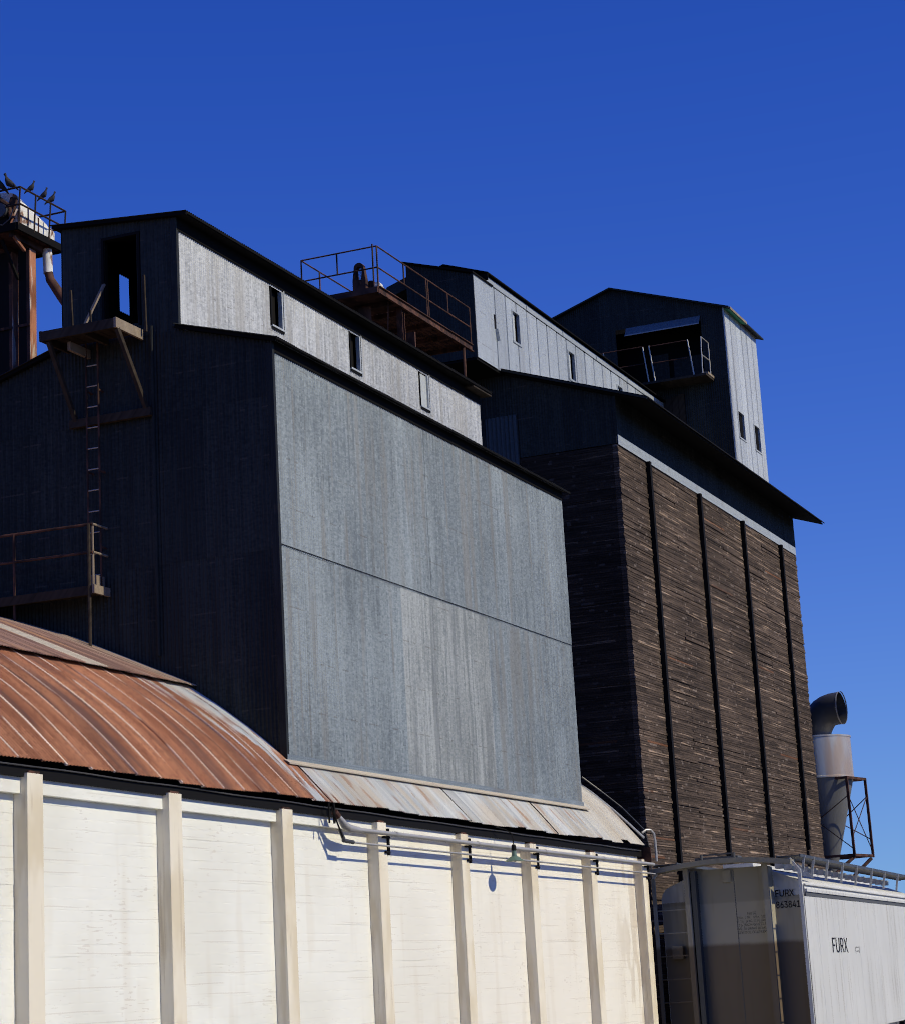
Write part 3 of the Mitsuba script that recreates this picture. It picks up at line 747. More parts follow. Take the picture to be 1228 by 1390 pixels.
# ------------------------------------------------------------------ catwalk between the two head houses
CW = "steel_catwalk"
lab(CW, "rusty steel catwalk with pipe railings bridging between the two rooftop houses", "catwalk")
WX0, WX1, WY0, WY1, WZ, WT = 41.48, 46.75, 3.50, 5.35, 17.46, 18.43
put(CW + "__deck", bx(WX0, 43.1, WY0 + .05, WY1, WZ - 0.03, WZ), "rust_steel")
for j, yy in enumerate(np.linspace(WY0 + .06, 4.55, 9)[:-1]):
    put(CW + "__deck_plank", bx(43.12, WX1, yy + .008, yy + .11, WZ - 0.05, WZ - 0.005), "rust_steel")
put(CW + "__stringer", cat([bx(WX0, WX1, WY0 - .02, WY0 + .0, WZ - 0.14, WZ + 0.04), bx(WX0, WX1, WY0 - .06, WY0 - .02, WZ + 0.02, WZ + 0.04), bx(WX0, WX1, WY0 - .06, WY0 - .02, WZ - 0.14, WZ - 0.12)]), "rust_steel")
put(CW + "__stringer", bx(43.1, WX1, 4.56, 4.60, WZ - 0.14, WZ + 0.02), "rust_steel")
put(CW + "__end_beam", bx(WX0 - .05, WX0 - .002, WY0, WY1, WZ - 0.10, WZ + 0.03), "rust_steel")
for xx in (42.3, 43.1, 44.3, 45.4, 46.4):
    put(CW + "__cross_beam", bx(xx, xx + .06, WY0 + .002, 4.56 if xx > 43 else WY1, WZ - 0.15, WZ - 0.052), "rust_steel")
for z in (WT, WT - 0.49):
    put(CW + "__rail", rod((WX0, WY0, z), (WX1, WY0, z), 0.017, 6), "rust_steel")
    put(CW + "__rail", rod((WX0, WY0, z), (WX0, WY1, z), 0.017, 6), "rust_steel")
put(CW + "__rail", rod((WX0, WY1, WT), (44.1, WY1, WT), 0.017, 6), "rust_steel")
for (xx, yy, dz) in ((WX0, WY0, 0), (WX0 - .16, WY0 + .03, 0), (42.9, WY0, -.46), (44.15, WY0, 0), (44.25, WY0, 0), (45.4, WY0, -.3), (WX1, WY0, 0), (WX0, 4.47, -.45), (WX0, WY1, 0), (42.4, WY1, 0), (44.1, WY1, 0)):
    put(CW + "__post", rod((xx, yy, WZ if dz == 0 else WT - .49), (xx, yy, WT), 0.020, 6), "rust_steel")
for (xx, yy, w) in ((42.75, 3.52, .14), (42.5, 4.5, .10)):
    put(CW + "__leg", cat([bx(xx, xx + .02, yy, yy + w, 15.55, WZ - .1), bx(xx + .02, xx + .12, yy + w / 2 - .01, yy + w / 2 + .01, 15.55, WZ - .1), bx(xx + .12, xx + .14, yy, yy + w, 15.55, WZ - .1)]), "rust_steel")
put(CW + "__leg", rod((46.25, 3.5, 15.6), (46.25, 3.5, WZ - .05), 0.035, 8), "rust_steel")
put(CW + "__leg", bx(43.35, 43.40, 3.5, 3.72, 15.9, 16.95), "rust_steel")
put(CW + "__cross_brace", bar((42.2, 3.6, WZ - .1), (42.7, 3.9, 16.3), 0.03), "rust_steel")
put(CW + "__under_beam", bx(44.0, 45.5, 4.1, 4.2, 16.55, 16.68), "rust_steel")

BD = "belt_drive"
lab(BD, "machine drive with a tall rounded belt guard standing on the catwalk platform", "belt drive")
pr = [(-.155, 0.0), (-.16, .30)] + [(.115 * -math.cos(a), .60 + .115 * math.sin(a)) for a in np.linspace(0, math.pi, 12)] + [(.16, .30), (.155, 0.0)]
pin = [(-.06, .32), (-.07, .56), (-.03, .62), (.03, .62), (.07, .56), (.06, .32)]
g = trimesh.creation.extrude_polygon(Polygon(pr, [pin]), 0.13, engine="earcut")
g.apply_transform(np.array([[0, 0, 1, 41.62], [1, 0, 0, 4.02], [0, 1, 0, WZ + .002], [0, 0, 0, 1.0]]))
put(BD + "__belt_guard", g, "rust_steel", 30)
put(BD + "__guard_mesh", cat([bx(41.66, 41.664, 4.02 + t, 4.026 + t, WZ + .32, WZ + .62) for t in np.linspace(-.06, .055, 7)] + [bx(41.666, 41.67, 3.96, 4.08, WZ + .33 + t, WZ + .336 + t) for t in np.linspace(0, .27, 9)]), "black_iron")
put(BD + "__motor", cat([rod((41.85, 3.85, WZ + .22), (42.25, 3.85, WZ + .22), .12, 16), bx(41.88, 42.2, 3.76, 3.94, WZ + .002, WZ + .14)]), "rust_steel", 30)
put(BD + "__gear_box", cat([bx(41.82, 42.05, 3.62, 3.76, WZ + .002, WZ + .2), rod((41.84, 3.69, WZ + .2), (41.98, 3.69, WZ + .2), .08, 12)]), "peeling_white", 30)

TP = "tail_pulley"
lab(TP, "pale worn pulley and bearings hanging under the catwalk platform", "pulley")
put(TP + "__drum", rod((42.55, 3.75, 16.55), (42.55, 4.35, 16.55), 0.16, 18), "rust_steel", 30)
put(TP + "__bearing", bx(42.46, 42.64, 3.62, 3.73, 16.46, 16.64), "peeling_white")
put(TP + "__bearing", bx(42.95, 43.10, 3.60, 3.70, 16.42, 16.58), "peeling_white")
put(TP + "__side_plate", cat([bx(42.1, 42.14, 4.0, 4.3, 16.0, 17.3), bx(42.1, 42.14, 4.40, 4.75, 16.0, 17.3)]), "rust_steel")
put(TP + "__shaft", rod((42.2, 3.67, 16.45), (43.3, 3.67, 16.50), 0.03, 8), "galv_pipe")

# ------------------------------------------------------------------ timber crib elevator
TE = "timber_elevator"
lab(TE, "big dark brown grain elevator of stacked planks with metal upper walls darkened as shade", "grain elevator")
BX0, BX1, BY, BYB = 48.60, 65.72, 0.62, 8.80
ROWH, ZT = 0.056, 15.02
rows = int(ZT / ROWH)
posts = np.array([50.80, 55.16, 59.42, 63.65])
cand, stuff = [], []


def plank_box(x0, x1, y0, y1, z0, z1):
    return bx(x0, x1, y0, y1, z0, z1)


for r in range(rows):
    z0 = r * ROWH
    z1 = z0 + ROWH - rng.uniform(0.004, 0.010)
    cuts = [BX0] + [p_ for p_ in np.arange(BX0 + (2.13 if r % 2 else 4.26), BX1 - 0.5, 4.26)] + [BX1]
    # butt joints fall half-way between the battens, on alternate courses
    cuts = [BX0] + [c + (0.0 if rng.random() < .8 else rng.uniform(-.6, .6)) for c in ((48.7, 52.98, 57.29, 61.53) if r % 2 else (50.8, 55.16, 59.42, 63.65))[1 if r % 2 else 0:]] + [BX1]
    for a, b in zip(cuts[:-1], cuts[1:]):
        off = rng.choice([0, .004, -.006, .010, -.014, .020], p=[.4, .16, .16, .12, .10, .06]) + rng.uniform(-.003, .003)
        m = plank_box(a + .003, b - .003, BY - off, BY + 0.14, z0, z1)
        (cand if (5.0 < z0 and a < 49) else stuff).append(m)
keep = cand[-300:]
stuff += cand[:-300]
PK = TE + "__front_wall"
for m in keep:
    put(PK + "__plank", m, "plank")
put(PK + "__far_planks", cat(stuff), "plank")
lab(PK + "__far_planks", kind="stuff")
gm = []
for r in range(rows):
    z0 = r * ROWH + (0.0)
    y = BY + 0.145
    while y < BYB:
        L = rng.uniform(2, 4.5)
        off = rng.uniform(-.006, .012)
        gm.append(plank_box(BX0 - off, BX0 + 0.14, y, min(y + L, BYB) - .003, z0, z0 + ROWH - .004))
        y += L
put(TE + "__gable_planks", cat(gm), "plank_shaded")
lab(TE + "__gable_planks", kind="stuff")
put(TE + "__end_wall", bx(BX1 - 0.14, BX1 - .002, BY + .15, BYB, 0, 16.0), "old_wood")
for k, x in enumerate(posts):
    put(TE + "__batten", bx(x - .07, x + .07, BY - 0.115, BY - 0.02, 3.0 if k < 3 else 5.9, 14.99), "black_iron")
    put(TE + "__batten_foot", bx(x - .06, x + .06, BY - 0.08, BY - 0.02, 2.2 if k < 3 else 5.2, 2.98 if k < 3 else 5.88), "old_wood")
put(TE + "__band", cat([bx(BX0 - .01 + i * 2.44, min(BX0 + (i + 1) * 2.44 - .012, BX1), BY - .028 - .002 * (i % 2), BY - .016, 14.99, 15.235) for i in range(7)]), "zinc_flat")
cladding(TE + "__upper_wall__sheet", "dark_sheet", (0, BY - .005, 0), X, Z, -Y, BX0, BX1, 15.21, 16.30, (), 0.66)  # light sheet wall coloured dark to hold the shade under the eave


def brake(y):
    return 15.93 + 0.35 * (np.minimum(y, 9.4 - y) + 0.36) - 0.09


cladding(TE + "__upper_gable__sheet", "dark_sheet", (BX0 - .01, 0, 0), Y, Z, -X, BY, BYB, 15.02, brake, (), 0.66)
for k in range(1):
    cladding(TE + "__patch_sheet", "blue_sheet", (BX0 - .04, 0, 0), Y, Z, -X, 3.16, 3.95, 14.7, 16.12, (), 0.8, pitch=0.11, amp=0.022)
put(TE + "__corner_board", bx(BX0 - .025, BX0 + .03, BY - .03, BY + .05, 15.24, 16.2), "dark_sheet")
BR = TE + "__roof"
roof_sheets(BR + "__sheet", "dark_roof", -0.29, 15.99, 4.72, 17.735, 48.35, 66.1, 0.75, 0.08, 0.010)
roof_sheets(BR + "__sheet", "dark_roof", 4.72, 17.735, 9.80, 15.945, 48.35, 66.1, 0.75, 0.08, 0.010)
put(BR + "__soffit", slab([(48.4, -.25, 15.965), (66.05, -.25, 15.965), (66.05, 4.7, 17.69), (48.4, 4.7, 17.69)], 0.04), "dark_roof")
put(BR + "__rake_trim", bar((48.36, -.28, 15.965), (48.36, 4.7, 17.70), 0.03, 0.06), "dark_sheet")
put(BR + "__rake_trim", bar((48.36, 4.72, 17.69), (48.36, 9.78, 15.91), 0.03, 0.09), "dark_sheet")
put(BR + "__gutter", bar((48.4, -.295, 15.975), (66.1, -.295, 15.975), 0.012, 0.03), "black_iron")

# monitor house on the ridge
MH = TE + "__monitor"
MY0, MY1, MX0, MX1, MZ0, MZ1 = 3.40, 5.12, 46.86, 62.0, 17.22, 19.33
MW = [(49.38, 49.86, 18.26, 19.06), (53.50, 53.98, 18.26, 19.04), (57.6, 58.05, 18.26, 19.04)]


def flat_panels(key, bsdf, y, n, x0, x1, z0, z1, width, holes=(), first=None, gap=0.02):
    ed = [x0] + ([first] if first else [])
    while ed[-1] < x1 - .1:
        ed.append(min(ed[-1] + width, x1))
    for a, b in zip(ed[:-1], ed[1:]):
        spans = [(a, b, z0, z1)]
        for h in holes:
            new = []
            for (s, e, lo_, hi_) in spans:
                if h[0] >= e or h[1] <= s:
                    new.append((s, e, lo_, hi_))
                    continue
                if s < h[0]:
                    new.append((s, h[0], lo_, hi_))
                if e > h[1]:
                    new.append((h[1], e, lo_, hi_))
                m0, m1 = max(s, h[0]), min(e, h[1])
                new += [(m0, m1, lo_, h[2]), (m0, m1, h[3], hi_)]
            spans = new
        SHEET[0] += 1
        V, F, UV = [], [], []
        o = rng.uniform(0, .006)
        tw = rng.uniform(-.004, .004)
        for (s, e, lo_, hi_) in spans:
            ra, rb = (.012 if s == a else 0), (.012 if e == b else 0)
            pts = [(s + (gap if ra else 0), .04), (s + gap + .015 if ra else s, 0), (e - gap - .015 if rb else e, tw), (e - (gap if rb else 0), .04)]
            for (x_, d) in pts:
                for zz in (lo_, hi_):
                    V.append((x_, y + (d - o), zz))
                    UV.append((10 * SHEET[0] + x_ - a, zz))
            b0 = len(V) - 8
            for q in range(3):
                i0 = b0 + 2 * q
                F += [[i0, i0 + 2, i0 + 3], [i0, i0 + 3, i0 + 1]]
        put(key, trimesh.Trimesh(V, F, process=False), bsdf, False, np.array(UV))


flat_panels(MH + "__panel", "zinc_flat", MY0, 1, MX0, MX1, MZ0, MZ1, 0.74, MW, first=48.22)
put(MH + "__sheathing", cat([bx(a, b, MY0 + .045, MY0 + .06, MZ0, MZ1) for a, b in ((MX0 + .02, MW[0][0]), (MW[0][1], MW[1][0]), (MW[1][1], MW[2][0]), (MW[2][1], MX1))]), "dark_roof")
for (a, b, c, d) in MW:
    put(MH + "__window", cat([bx(a - .04, a + .01, MY0 - .02, MY0 + .06, c - .02, d + .02), bx(b - .01, b + .04, MY0 - .02, MY0 + .06, c - .02, d + .02), bx(a - .05, b + .05, MY0 - .03, MY0 + .06, c - .05, c + .004), bx(a, b, MY0 - .02, MY0 + .06, d - .004, d + .03)]), "zinc_flat")
    put(MH + "__window_infill", bx(a + .02, a + .30, MY0 + .05, MY0 + .07, c, d), "window_board")
    put(MH + "__window_infill", bx(a + .31, b - .005, MY0 + .09, MY0 + .11, c, d), "black_iron")  # black sheet stands in for the dark part of the opening
cladding(MH + "__front_sheet", "dark_sheet", (MX0, 0, 0), Y, Z, -X, MY0 + .02, MY1, 17.22, lambda u: 19.30 + .33 * (u - MY0), (), 0.66)
put(MH + "__corner_trim", bx(MX0 - .02, MX0 + .02, MY0 - .008, MY0 + .05, 17.2, 19.36), "dark_sheet")
put(MH + "__back_wall", bx(MX0, MX1, MY1 - .05, MY1, 17.0, 19.85), "dark_sheet")
put(MH + "__floor", bx(MX0 + .02, 48.7, MY0 + .03, MY1 - .06, 17.16, 17.21), "dark_roof")
put(MH + "__torn_flap", bar((48.16, MY0 - .03, 18.25), (48.22, MY0 - .05, 17.95), 0.09, 0.008), "zinc_tower")
put(MH + "__torn_gap", bx(48.10, 48.20, MY0 - .012, MY0 - .006, 18.25, 18.62), "black_iron")
mr = MH + "__roof"
put(mr, slab([(46.76, 3.36, 19.36), (48.1, 3.36, 19.36), (48.1, 5.20, 19.93), (46.76, 5.20, 19.93)], 0.04), "dark_roof")
put(mr + "__main", cat([slab([(47.6, 3.29, 19.56), (62.0, 3.29, 19.56), (62.0, 4.45, 19.97), (47.6, 4.45, 19.97)], 0.03), slab([(47.6, 4.45, 19.97), (62.0, 4.45, 19.97), (62.0, 5.25, 19.7), (47.6, 5.25, 19.7)], 0.03)]), "dark_roof")
put(mr + "__frieze", bx(47.62, 62.0, 3.372, 3.39, 19.345, 19.49), "zinc_flat")
put(mr + "__end_board", bx(47.605, 47.63, 3.3, 4.4, 19.36, 19.52), "dark_roof")
for xx in np.arange(50.4, 62, 2.7):
    put(mr + "__gutter_strap", bar((xx, 3.362, 19.33), (xx, 3.362, 19.47), 0.02), "zinc_tower")
put(MH + "__lean_to", slab([(47.0, 5.13, 19.62), (49.0, 5.13, 19.62), (49.0, 5.75, 19.42), (47.0, 5.75, 19.42)], 0.3), "dark_sheet")

# tower at the far end
TW = TE + "__tower"
TX0, TX1, TY0, TY1, TZ0, TZ1, TR = 62.03, 65.72, 1.25, 8.30, 16.5, 22.20, 4.78
OP = (1.98, 4.75, 20.15, 22.05)
cladding(TW + "__front_sheet", "dark_sheet", (TX0, 0, 0), Y, Z, -X, TY0, TY1, TZ0, lambda u: 22.18 + .335 * (np.minimum(u, 2 * TR - u) - TY0), (), 0.66, holes=(OP,))
flat_panels(TW + "__panel", "zinc_tower", TY0, 1, TX0, TX1, TZ0, TZ1 + .05, 0.62, [(62.60, 63.30, 18.25, 19.07), (64.42, 65.10, 18.23, 19.03)], gap=0.012)
put(TW + "__sheathing", bx(TX0 + .01, TX1, TY0 + .045, TY0 + .06, TZ0, TZ1), "dark_roof")
for (a, b, c, d) in ((62.60, 63.30, 18.25, 19.07), (64.42, 65.10, 18.23, 19.03)):
    put(TW + "__window", cat([bx(a - .03, a + .03, TY0 - .02, TY0 + .05, c, d), bx(b - .03, b + .03, TY0 - .02, TY0 + .05, c, d), bx(a - .05, b + .05, TY0 - .03, TY0 + .05, c - .04, c), bx(a, b, TY0 - .02, TY0 + .05, d, d + .03)]), "zinc_tower")
    put(TW + "__window_pane", bx(a, b, TY0 + .10, TY0 + .11, c, d), "black_iron")
put(TW + "__corner_trim", bx(TX0 - .03, TX0 + .03, TY0 - .012, TY0 + .03, TZ0, 22.2), "zinc_tower")
put(TW + "__rear_wall", bx(TX1 - .05, TX1 - .01, TY0 + .03, TY1, TZ0, 22.1), "dark_sheet")
put(TW + "__side_wall", bx(TX0 + .03, TX1 - .06, TY1 - .05, TY1, TZ0, 22.1), "dark_sheet")
put(TW + "__recess_back", cat([bx(TX0 + .9, TX0 + .95, 1.3, 8.2, 18.0, 22.2), bx(TX0 + .03, TX0 + .9, 1.30, 1.34, 18, 22.2)]), "dark_roof")
put(TW + "__recess_floor", bx(TX0 + .03, TX0 + .9, 1.4, 8.2, 20.08, 20.12), "dark_roof")
put(TW + "__recess_panel", cat([bx(TX0 + .86, TX0 + .89, 2.3, 3.2, 20.2, 21.1), bx(TX0 + .86, TX0 + .89, 3.35, 3.9, 20.2, 21.3)]), "dark_sheet")
tr = TW + "__roof"
put(tr, cat([slab([(61.85, 1.05, 22.17), (65.95, 1.05, 22.17), (65.95, TR, 23.42), (61.85, TR, 23.42)], 0.05), slab([(61.85, TR, 23.42), (65.95, TR, 23.42), (65.95, 8.5, 22.17), (61.85, 8.5, 22.17)], 0.05)]), "dark_sheet")
put(tr + "__eave_strip", slab([(62.0, 1.06, 22.115), (63.9, 1.06, 22.115), (63.9, 1.245, 22.175), (62.0, 1.245, 22.175)], 0.01), "fibreglass")
put(tr + "__eave_board", bx(62.0, 63.9, 1.03, 1.045, 22.11, 22.19), "pale_wood")
hdm = slab([(TX0 - .02, 4.38, 22.06), (TX0 - .02, 2.0, 22.06), (TX0 - .20, 2.0, 21.79), (TX0 - .20, 4.38, 21.79)], 0.02)
put(TW + "__header_sheet", hdm, "header_blue")
put(TW + "__header_trim", bx(TX0 - .22, TX0 - .19, 2.0, 4.38, 21.755, 21.785), "zinc_flat")
tb = TE + "__tower_balcony"
put(tb, bx(61.15, 62.02, 1.72, 5.3, 19.93, 20.0), "old_wood")
for z in (21.10, 20.56):
    put(tb + "__rail", cat([rod((61.17, 3.62, z + .03), (61.17, 5.3, z + .03), .016, 6), rod((61.17, 2.28, z), (61.17, 3.42, z), .016, 6)]), "rust_steel")
for y in (2.22, 3.44, 3.64, 4.9):
    put(tb + "__post", rod((61.17, y - .12, 19.98), (61.17, y, 21.12), .02, 6), "galv_pipe")
put(tb + "__gate", cat([rod((61.17, 1.83, 20.0), (61.17, 1.80, 21.14), .018, 6), rod((61.17, 1.80, 21.14), (61.95, 1.80, 21.14), .018, 6), rod((61.95, 1.80, 20.0), (61.95, 1.80, 21.14), .018, 6), rod((61.17, 1.82, 20.58), (61.95, 1.80, 20.58), .018, 6)]), "galv_pipe")
put(tb + "__step", bx(61.3, 61.95, 1.70, 1.90, 20.002, 20.07), "pale_wood")
put(TW + "__old_siding", cat([bx(TX0 - .04, TX0 - .025, 2.7 + k * .2, 2.89 + k * .2, 17.0, 19.7 - .05 * (k % 3)) for k in range(8)]), "old_wood")

# ------------------------------------------------------------------ cables near the far end of the warehouse
put("service_cable", sweep([(46.3, 1.3, 6.95), (46.5, .95, 6.62), (46.9, .62, 6.25), (48.2, .55, 5.80), (50.2, 1.10, 5.42), (50.3, 1.13, 5.25), (50.3, 1.14, 4.4)], 0.018, 6), "dull_steel")
lab("service_cable", "grey cable slung from the warehouse roof end to the plank wall", "cable")
put("bent_conduit", sweep([(46.38, .02, 5.62), (46.45, -.05, 5.68), (46.55, -.12, 5.68), (46.65, -.16, 5.6), (46.68, -.17, 5.4), (46.68, -.17, 5.0)], 0.028, 8), "galv_pipe", 40)
lab("bent_conduit", "short conduit bent like a hook beside the end of the warehouse roof", "conduit")
put("vent_pipe", sweep([(46.72, .35, 5.02), (47.15, .35, 5.01)], .05, 12), "galv_pipe", 40)
lab("vent_pipe", "pale pipe end sticking out past the corner of the cream wall", "pipe")

# ------------------------------------------------------------------ cyclone dust collector
CY = "dust_collector"
lab(CY, "grey cyclone dust collector with a curved outlet on a steel stand beyond the plank building", "dust collector")
CXc, CYc, CR = 67.25, 0.84, 1.0
dr_ = lathe([(0.0, 9.48), (CR, 9.48), (CR + .02, 9.48), (CR + .02, 9.43), (CR, 9.42), (CR, 8.24), (CR + .02, 8.22), (CR + .02, 8.18), (0.0, 8.18)], 56, (CXc, CYc))
put(CY + "__drum", dr_, "cyclone_drum", 40)
put(CY + "__cone", lathe([(CR - .02, 8.18), (.20, 5.3), (.16, 5.3), (CR - .1, 8.17)], 48, (CXc, CYc)), "cyclone_cone", 40)
dirv = np.array([-.10, -1.0, 0]) / math.hypot(.10, 1)
hood = [np.array([CXc, CYc, 9.30]), np.array([CXc, CYc, 9.62])]
for a in np.linspace(0.15, math.radians(84), 7):
    hood.append(np.array([CXc, CYc, 9.62]) + dirv * .62 * (1 - math.cos(a)) + np.array([0, 0, .70]) * math.sin(a))
hood += [hood[-1] + dirv * .30 + np.array([0, 0, .02])]
put(CY + "__outlet_elbow", sweep(hood, [.45, .45, .47, .49, .5, .5, .5, .5, .5, .5], 30, caps=False), "dull_steel", 22)
put(CY + "__outlet_rim", sweep([hood[-1] - dirv * .01, hood[-1] + dirv * .03], .515, 30, caps=False), "galv_pipe", 40)
legs = [(66.55, -.10), (67.85, -.38), (68.3, 1.75), (66.4, 1.75)]
for (x, y) in legs:
    put(CY + "__stand_leg", bar((x, y, 8.17), (x, y - .02, 5.75), .075), "rust_steel")
for z in (8.14, 5.80):
    for i in range(4):
        (xa, ya), (xb, yb) = legs[i], legs[(i + 1) % 4]
        put(CY + "__stand_beam", bar((xa, ya, z), (xb, yb, z), .075), "rust_steel")
for (i, j) in ((0, 1), (3, 0), (1, 2)):
    (xa, ya), (xb, yb) = legs[i], legs[j]
    put(CY + "__stand_tie", rod((xa, ya, 6.3), (xb, yb, 7.6), .016, 6), "rust_steel")
    put(CY + "__stand_tie", rod((xa, ya, 7.6), (xb, yb, 6.0), .016, 6), "rust_steel")
put(CY + "__knee_brace", bar((66.6, -.1, 5.75), (65.75, .66, 5.0), .08), "rust_steel")
put(CY + "__knee_brace", bar((67.8, -.35, 5.72), (65.75, .9, 4.2), .08), "rust_steel")

# ------------------------------------------------------------------ covered hopper railcar
HC = "hopper_railcar"
lab(HC, "light grey covered hopper railcar with its end in shade beside the cream warehouse", "railcar")
CA = math.radians(3.4)
n_ = np.array([math.cos(CA), math.sin(CA), 0])
e_ = np.array([-math.sin(CA), math.cos(CA), 0])
MC = np.eye(4)
MC[:3, 0], MC[:3, 1], MC[2, 2], MC[:3, 3] = 1.073 * n_, 1.073 * e_, 1.073, (47.2, 0.02, -0.18)     # car frame: x along the car, y to its left, z up


def car(key, m, b, smooth=False):
    m = m.copy()
    m.apply_transform(MC)
    return put(HC + "__" + key, m, b, smooth)


S0, S1 = 0.05, -2.97
SC = (S0 + S1) / 2
hw = (S0 - S1) / 2
CLEN = 17.8


def section(k=1.0):
    pts = [(-hw, 1.15), (-hw, 4.02)]
    pts += [(-hw + .0 + .30 * (1 - math.cos(a)), 4.05 + .30 * math.sin(a)) for a in np.linspace(0.1, 1.25, 6)]
    pts += [(-.7, 4.58), (0, 4.64)]
    pts = pts + [(-a, b) for a, b in pts[::-1][1:]]
    return pts


sec = np.array(section())
body = trimesh.creation.extrude_polygon(Polygon(sec), CLEN - 1.4, engine="earcut")
body.apply_transform(np.array([[0, 0, 1, .45], [1, 0, 0, SC], [0, 1, 0, 0], [0, 0, 0, 1.0]]))
car("body", body, "car_paint", 35)
# side: top chord strips and ribs, panels between faint welds
SD = S1 - .002
car("top_chord", cat([bx(.40, CLEN - 1, SD - .045, SD, 4.05, 4.11), bx(.40, CLEN - 1, SD - .02, SD + .02, 4.19, 4.215)]), "car_paint")
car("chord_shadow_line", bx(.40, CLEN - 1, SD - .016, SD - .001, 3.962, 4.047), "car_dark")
for q, u in enumerate(np.arange(1.5, 17, 1.25)):
    car("side_panel", bx(u - 1.249, u - .001, SD - .006 - .002 * (q % 2), SD, 1.2, 3.96), "car_paint")
# end: posts, end sheet, ladder
for (a, b) in ((-.56, -.66), (-2.20, -2.32)):
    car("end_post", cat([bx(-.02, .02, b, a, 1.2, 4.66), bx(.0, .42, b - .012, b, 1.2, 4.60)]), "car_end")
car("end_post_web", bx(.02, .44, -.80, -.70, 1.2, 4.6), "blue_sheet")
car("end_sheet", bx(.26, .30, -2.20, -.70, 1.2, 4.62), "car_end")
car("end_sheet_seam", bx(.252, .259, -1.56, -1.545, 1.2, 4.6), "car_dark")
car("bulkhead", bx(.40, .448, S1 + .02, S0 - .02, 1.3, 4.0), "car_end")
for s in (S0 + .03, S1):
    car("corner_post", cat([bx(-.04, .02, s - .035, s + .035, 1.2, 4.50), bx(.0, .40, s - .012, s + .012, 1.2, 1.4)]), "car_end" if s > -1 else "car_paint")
    car("corner_brace", bar((-.01, s, 4.48), (-.01, s + (-.16 if s > -1 else .18), 4.72), .05, .05), "car_paint")
for z in (1.55, 2.0, 2.46, 2.92, 3.38, 3.84):
    car("ladder_rung", rod((-.0, S0 + .02, z), (-.0, -.58, z), .012, 6), "car_end")
    car("ladder_rung", rod((.0, S1 + .03, z), (.35, S1 + .03, z), .012, 6), "car_end")
car("placard_box", bx(.20, .255, -1.50, -1.33, 4.34, 4.58), "car_end")
car("brake_box", bx(.18, .38, -.38, -.16, 2.86, 3.12), "car_end")
# running board across the end and along the roof
arcY = np.linspace(S0 + .03, S1 + .12, 9)
car("end_running_board", cat([bar((.0, a, 4.63 + .13 * math.sin((a - S0) / (S1 - S0) * math.pi)), (.0, b, 4.63 + .13 * math.sin((b - S0) / (S1 - S0) * math.pi)), .50, .10) for a, b in zip(arcY[:-1], arcY[1:])]), "car_end")
for s in (S1 + .22, S0 - .22):
    car("running_board", cat([bx(.1, CLEN - .6, s - .25, s - .22, 4.74, 4.80), bx(.1, CLEN - .6, s + .22, s + .25, 4.74, 4.80), bx(.1, CLEN - .6, s - .22, s + .22, 4.76, 4.78)]), "dull_steel")
for u in (.55, 1.61, 3.27, 5.17, 7.1, 9.3, 11.3, 13.5, 16.2):
    car("board_bracket", bar((u, S1 - .02, 4.78), (u + .03, S1 + .06, 4.36), .05, .025), "car_paint")
car("gusset", trimesh.Trimesh([(.1, S1 + .05, 4.62), (1.6, S1 + .0, 4.36), (.1, S1 + .0, 4.36), (.1, S1 + .06, 4.62), (1.6, S1 + .012, 4.36), (.1, S1 + .012, 4.36)], [[0, 1, 2], [3, 5, 4], [0, 3, 4], [0, 4, 1]], process=False), "dull_steel")
hat = []
for u in np.arange(1.5, 16.5, .95):
    hat.append(u)
    car("hatch_clamp", cat([bx(u, u + .25, SC - .9, SC - .72, 4.6, 4.72), rod((u + .12, SC - .9, 4.70), (u + .12, SC - .72, 4.70), .03, 6)]), "galv_pipe")
car("roof_hatch", cat([bx(1.2, 16.6, SC - .32, SC + .32, 4.62, 4.74)]), "car_paint")
car("end_hatch", cat([bx(-.1, .3, -1.75, -.85, 4.80, 4.85), bar((-.1, -1.7, 4.90), (.0, -.95, 4.90), .03), rod((-.12, -1.0, 4.80), (-.12, -1.0, 4.90), .03, 8), rod((-.12, -1.68, 4.80), (-.12, -1.68, 4.90), .03, 8)]), "car_dark")
# underframe
car("sill", bx(-.3, CLEN + .3, SC - .35, SC + .35, .85, 1.14), "car_dark")
car("coupler", cat([bx(-.95, -.3, SC - .09, SC + .09, .78, .98), bx(-1.05, -.85, SC - .14, SC + .14, .74, 1.0)]), "black_iron")
for u in (1.6, CLEN - 1.6):
    ws = []
    for du in (-.89, .89):
        for s in (SC - .75, SC + .75):
            w = trimesh.creation.cylinder(radius=.45, height=.13, sections=32)
            w.apply_transform(trimesh.transformations.rotation_matrix(math.pi / 2, (1, 0, 0)))
            w.apply_translation((u + du, s, .61))
            car("wheel", w, "black_iron", 40)
        car("axle", rod((u + du, SC - .75, .61), (u + du, SC + .75, .61), .08, 10), "black_iron")
    car("truck_frame", cat([bx(u - 1.15, u + 1.15, SC - .98, SC - .84, .5, .85), bx(u - 1.15, u + 1.15, SC + .84, SC + .98, .5, .85), bx(u - .2, u + .2, SC - .84, SC + .84, .6, .84)]), "black_iron")
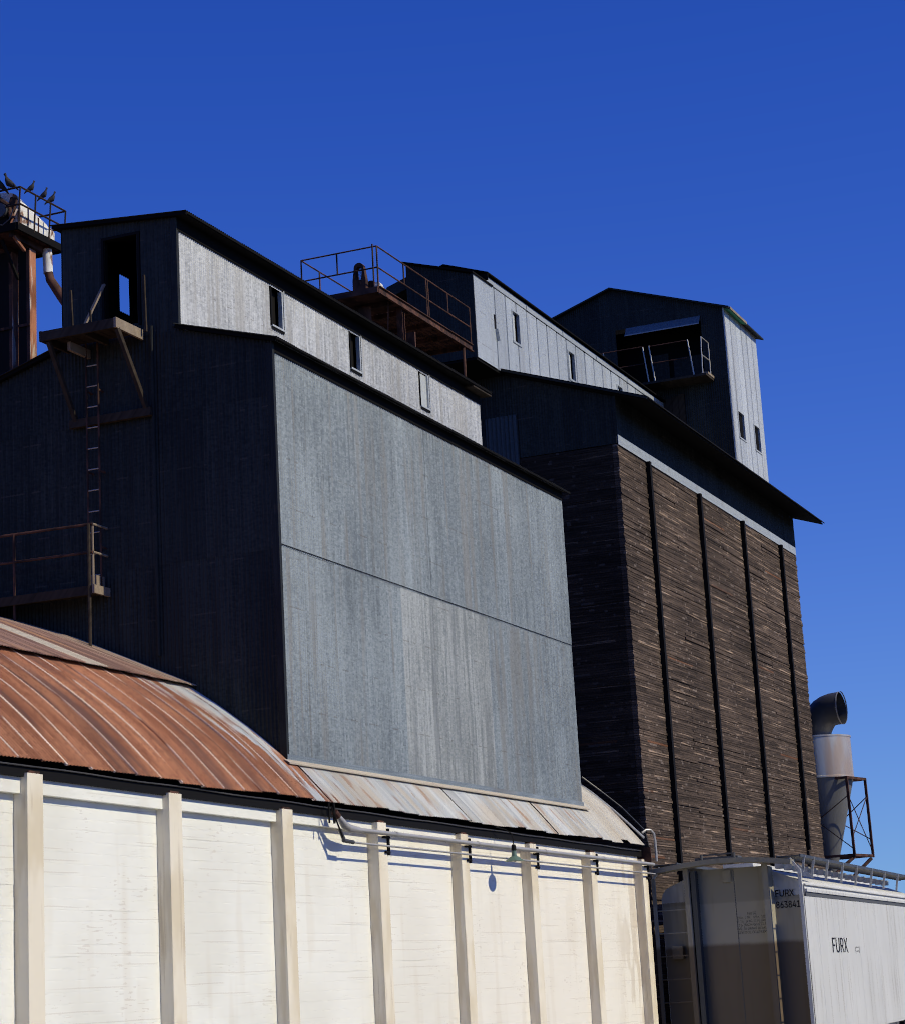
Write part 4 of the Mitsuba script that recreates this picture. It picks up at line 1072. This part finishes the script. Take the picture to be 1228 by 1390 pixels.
hop = trimesh.convex.convex_hull(np.array([(2.8, SC - hw + .05, 1.6), (15, SC - hw + .05, 1.6), (2.8, SC + hw - .05, 1.6), (15, SC + hw - .05, 1.6), (3.6, SC - .5, .5), (14.2, SC - .5, .5), (3.6, SC + .5, .5), (14.2, SC + .5, .5)]))
car("hopper_bottom", hop, "car_paint")


def text(key, s, h, at, face, wide=1.0, bold=False):
    m = meshkit.text_mesh(s, h, 0.003, bold)
    M = np.eye(4)
    if face == "end":
        M[:3, 0], M[:3, 1], M[:3, 2] = (0, -wide, 0), (0, 0, 1), (-1, 0, 0)
    else:
        M[:3, 0], M[:3, 1], M[:3, 2] = (wide, 0, 0), (0, 0, 1), (0, -1, 0)
    M[:3, 3] = at
    m.apply_transform(M)
    k = car(key, m, "letter_black")
    if key == "stencil":
        lab(k, kind="stuff")


text("lettering", "FURX", .13, (.397, -2.345, 3.985), "end", 0.85, True)
text("lettering", "863841", .13, (.397, -2.345, 3.755), "end", 0.74, True)
text("lettering", "FURX", .31, (2.88, SD - .0125, 2.83), "side", 1.75)
for k, (s, h) in enumerate((("NOTE", .05), ("2 EA. 3 IN.   4 EA. 3 IN.", .045), ("2 TOL. SPAC.  5 IN. CAPS", .045), ("36 INCH WHEELS", .05), ("NO. 18 BRAKE BEAMS", .05), ("SERVICE COUPLERS", .05))):
    m = meshkit.text_mesh(s, h, .002)
    wd = m.bounds[1][0] - m.bounds[0][0]
    sc = min(1.0, .62 / wd)
    text("stencil", s, h, (.259, -1.86 + wd * sc / 2, 3.66 - k * .075), "end", sc)
car("service_plate", cat([bx(5.85, 6.4, SD - .0115, SD - .010, 2.93, 2.945), bx(5.85, 5.88, SD - .0115, SD - .010, 2.80, 2.93), bx(6.37, 6.4, SD - .0115, SD - .010, 2.80, 2.93), bx(6.0, 6.25, SD - .0115, SD - .010, 2.84, 2.86)]), "letter_black")

# track under the car
for j, s in enumerate((SC - .75, SC + .75)):
    m = bx(-60, 60, s - .035, s + .035, .0, .16)
    m.apply_transform(MC)
    key = "rail" if j == 0 else "rail_001"
    put(key, m, "rust_steel")
    lab(key, "steel rail under the %s wheels of the hopper railcar" % ("sunny side" if j == 0 else "warehouse side"), "rail")
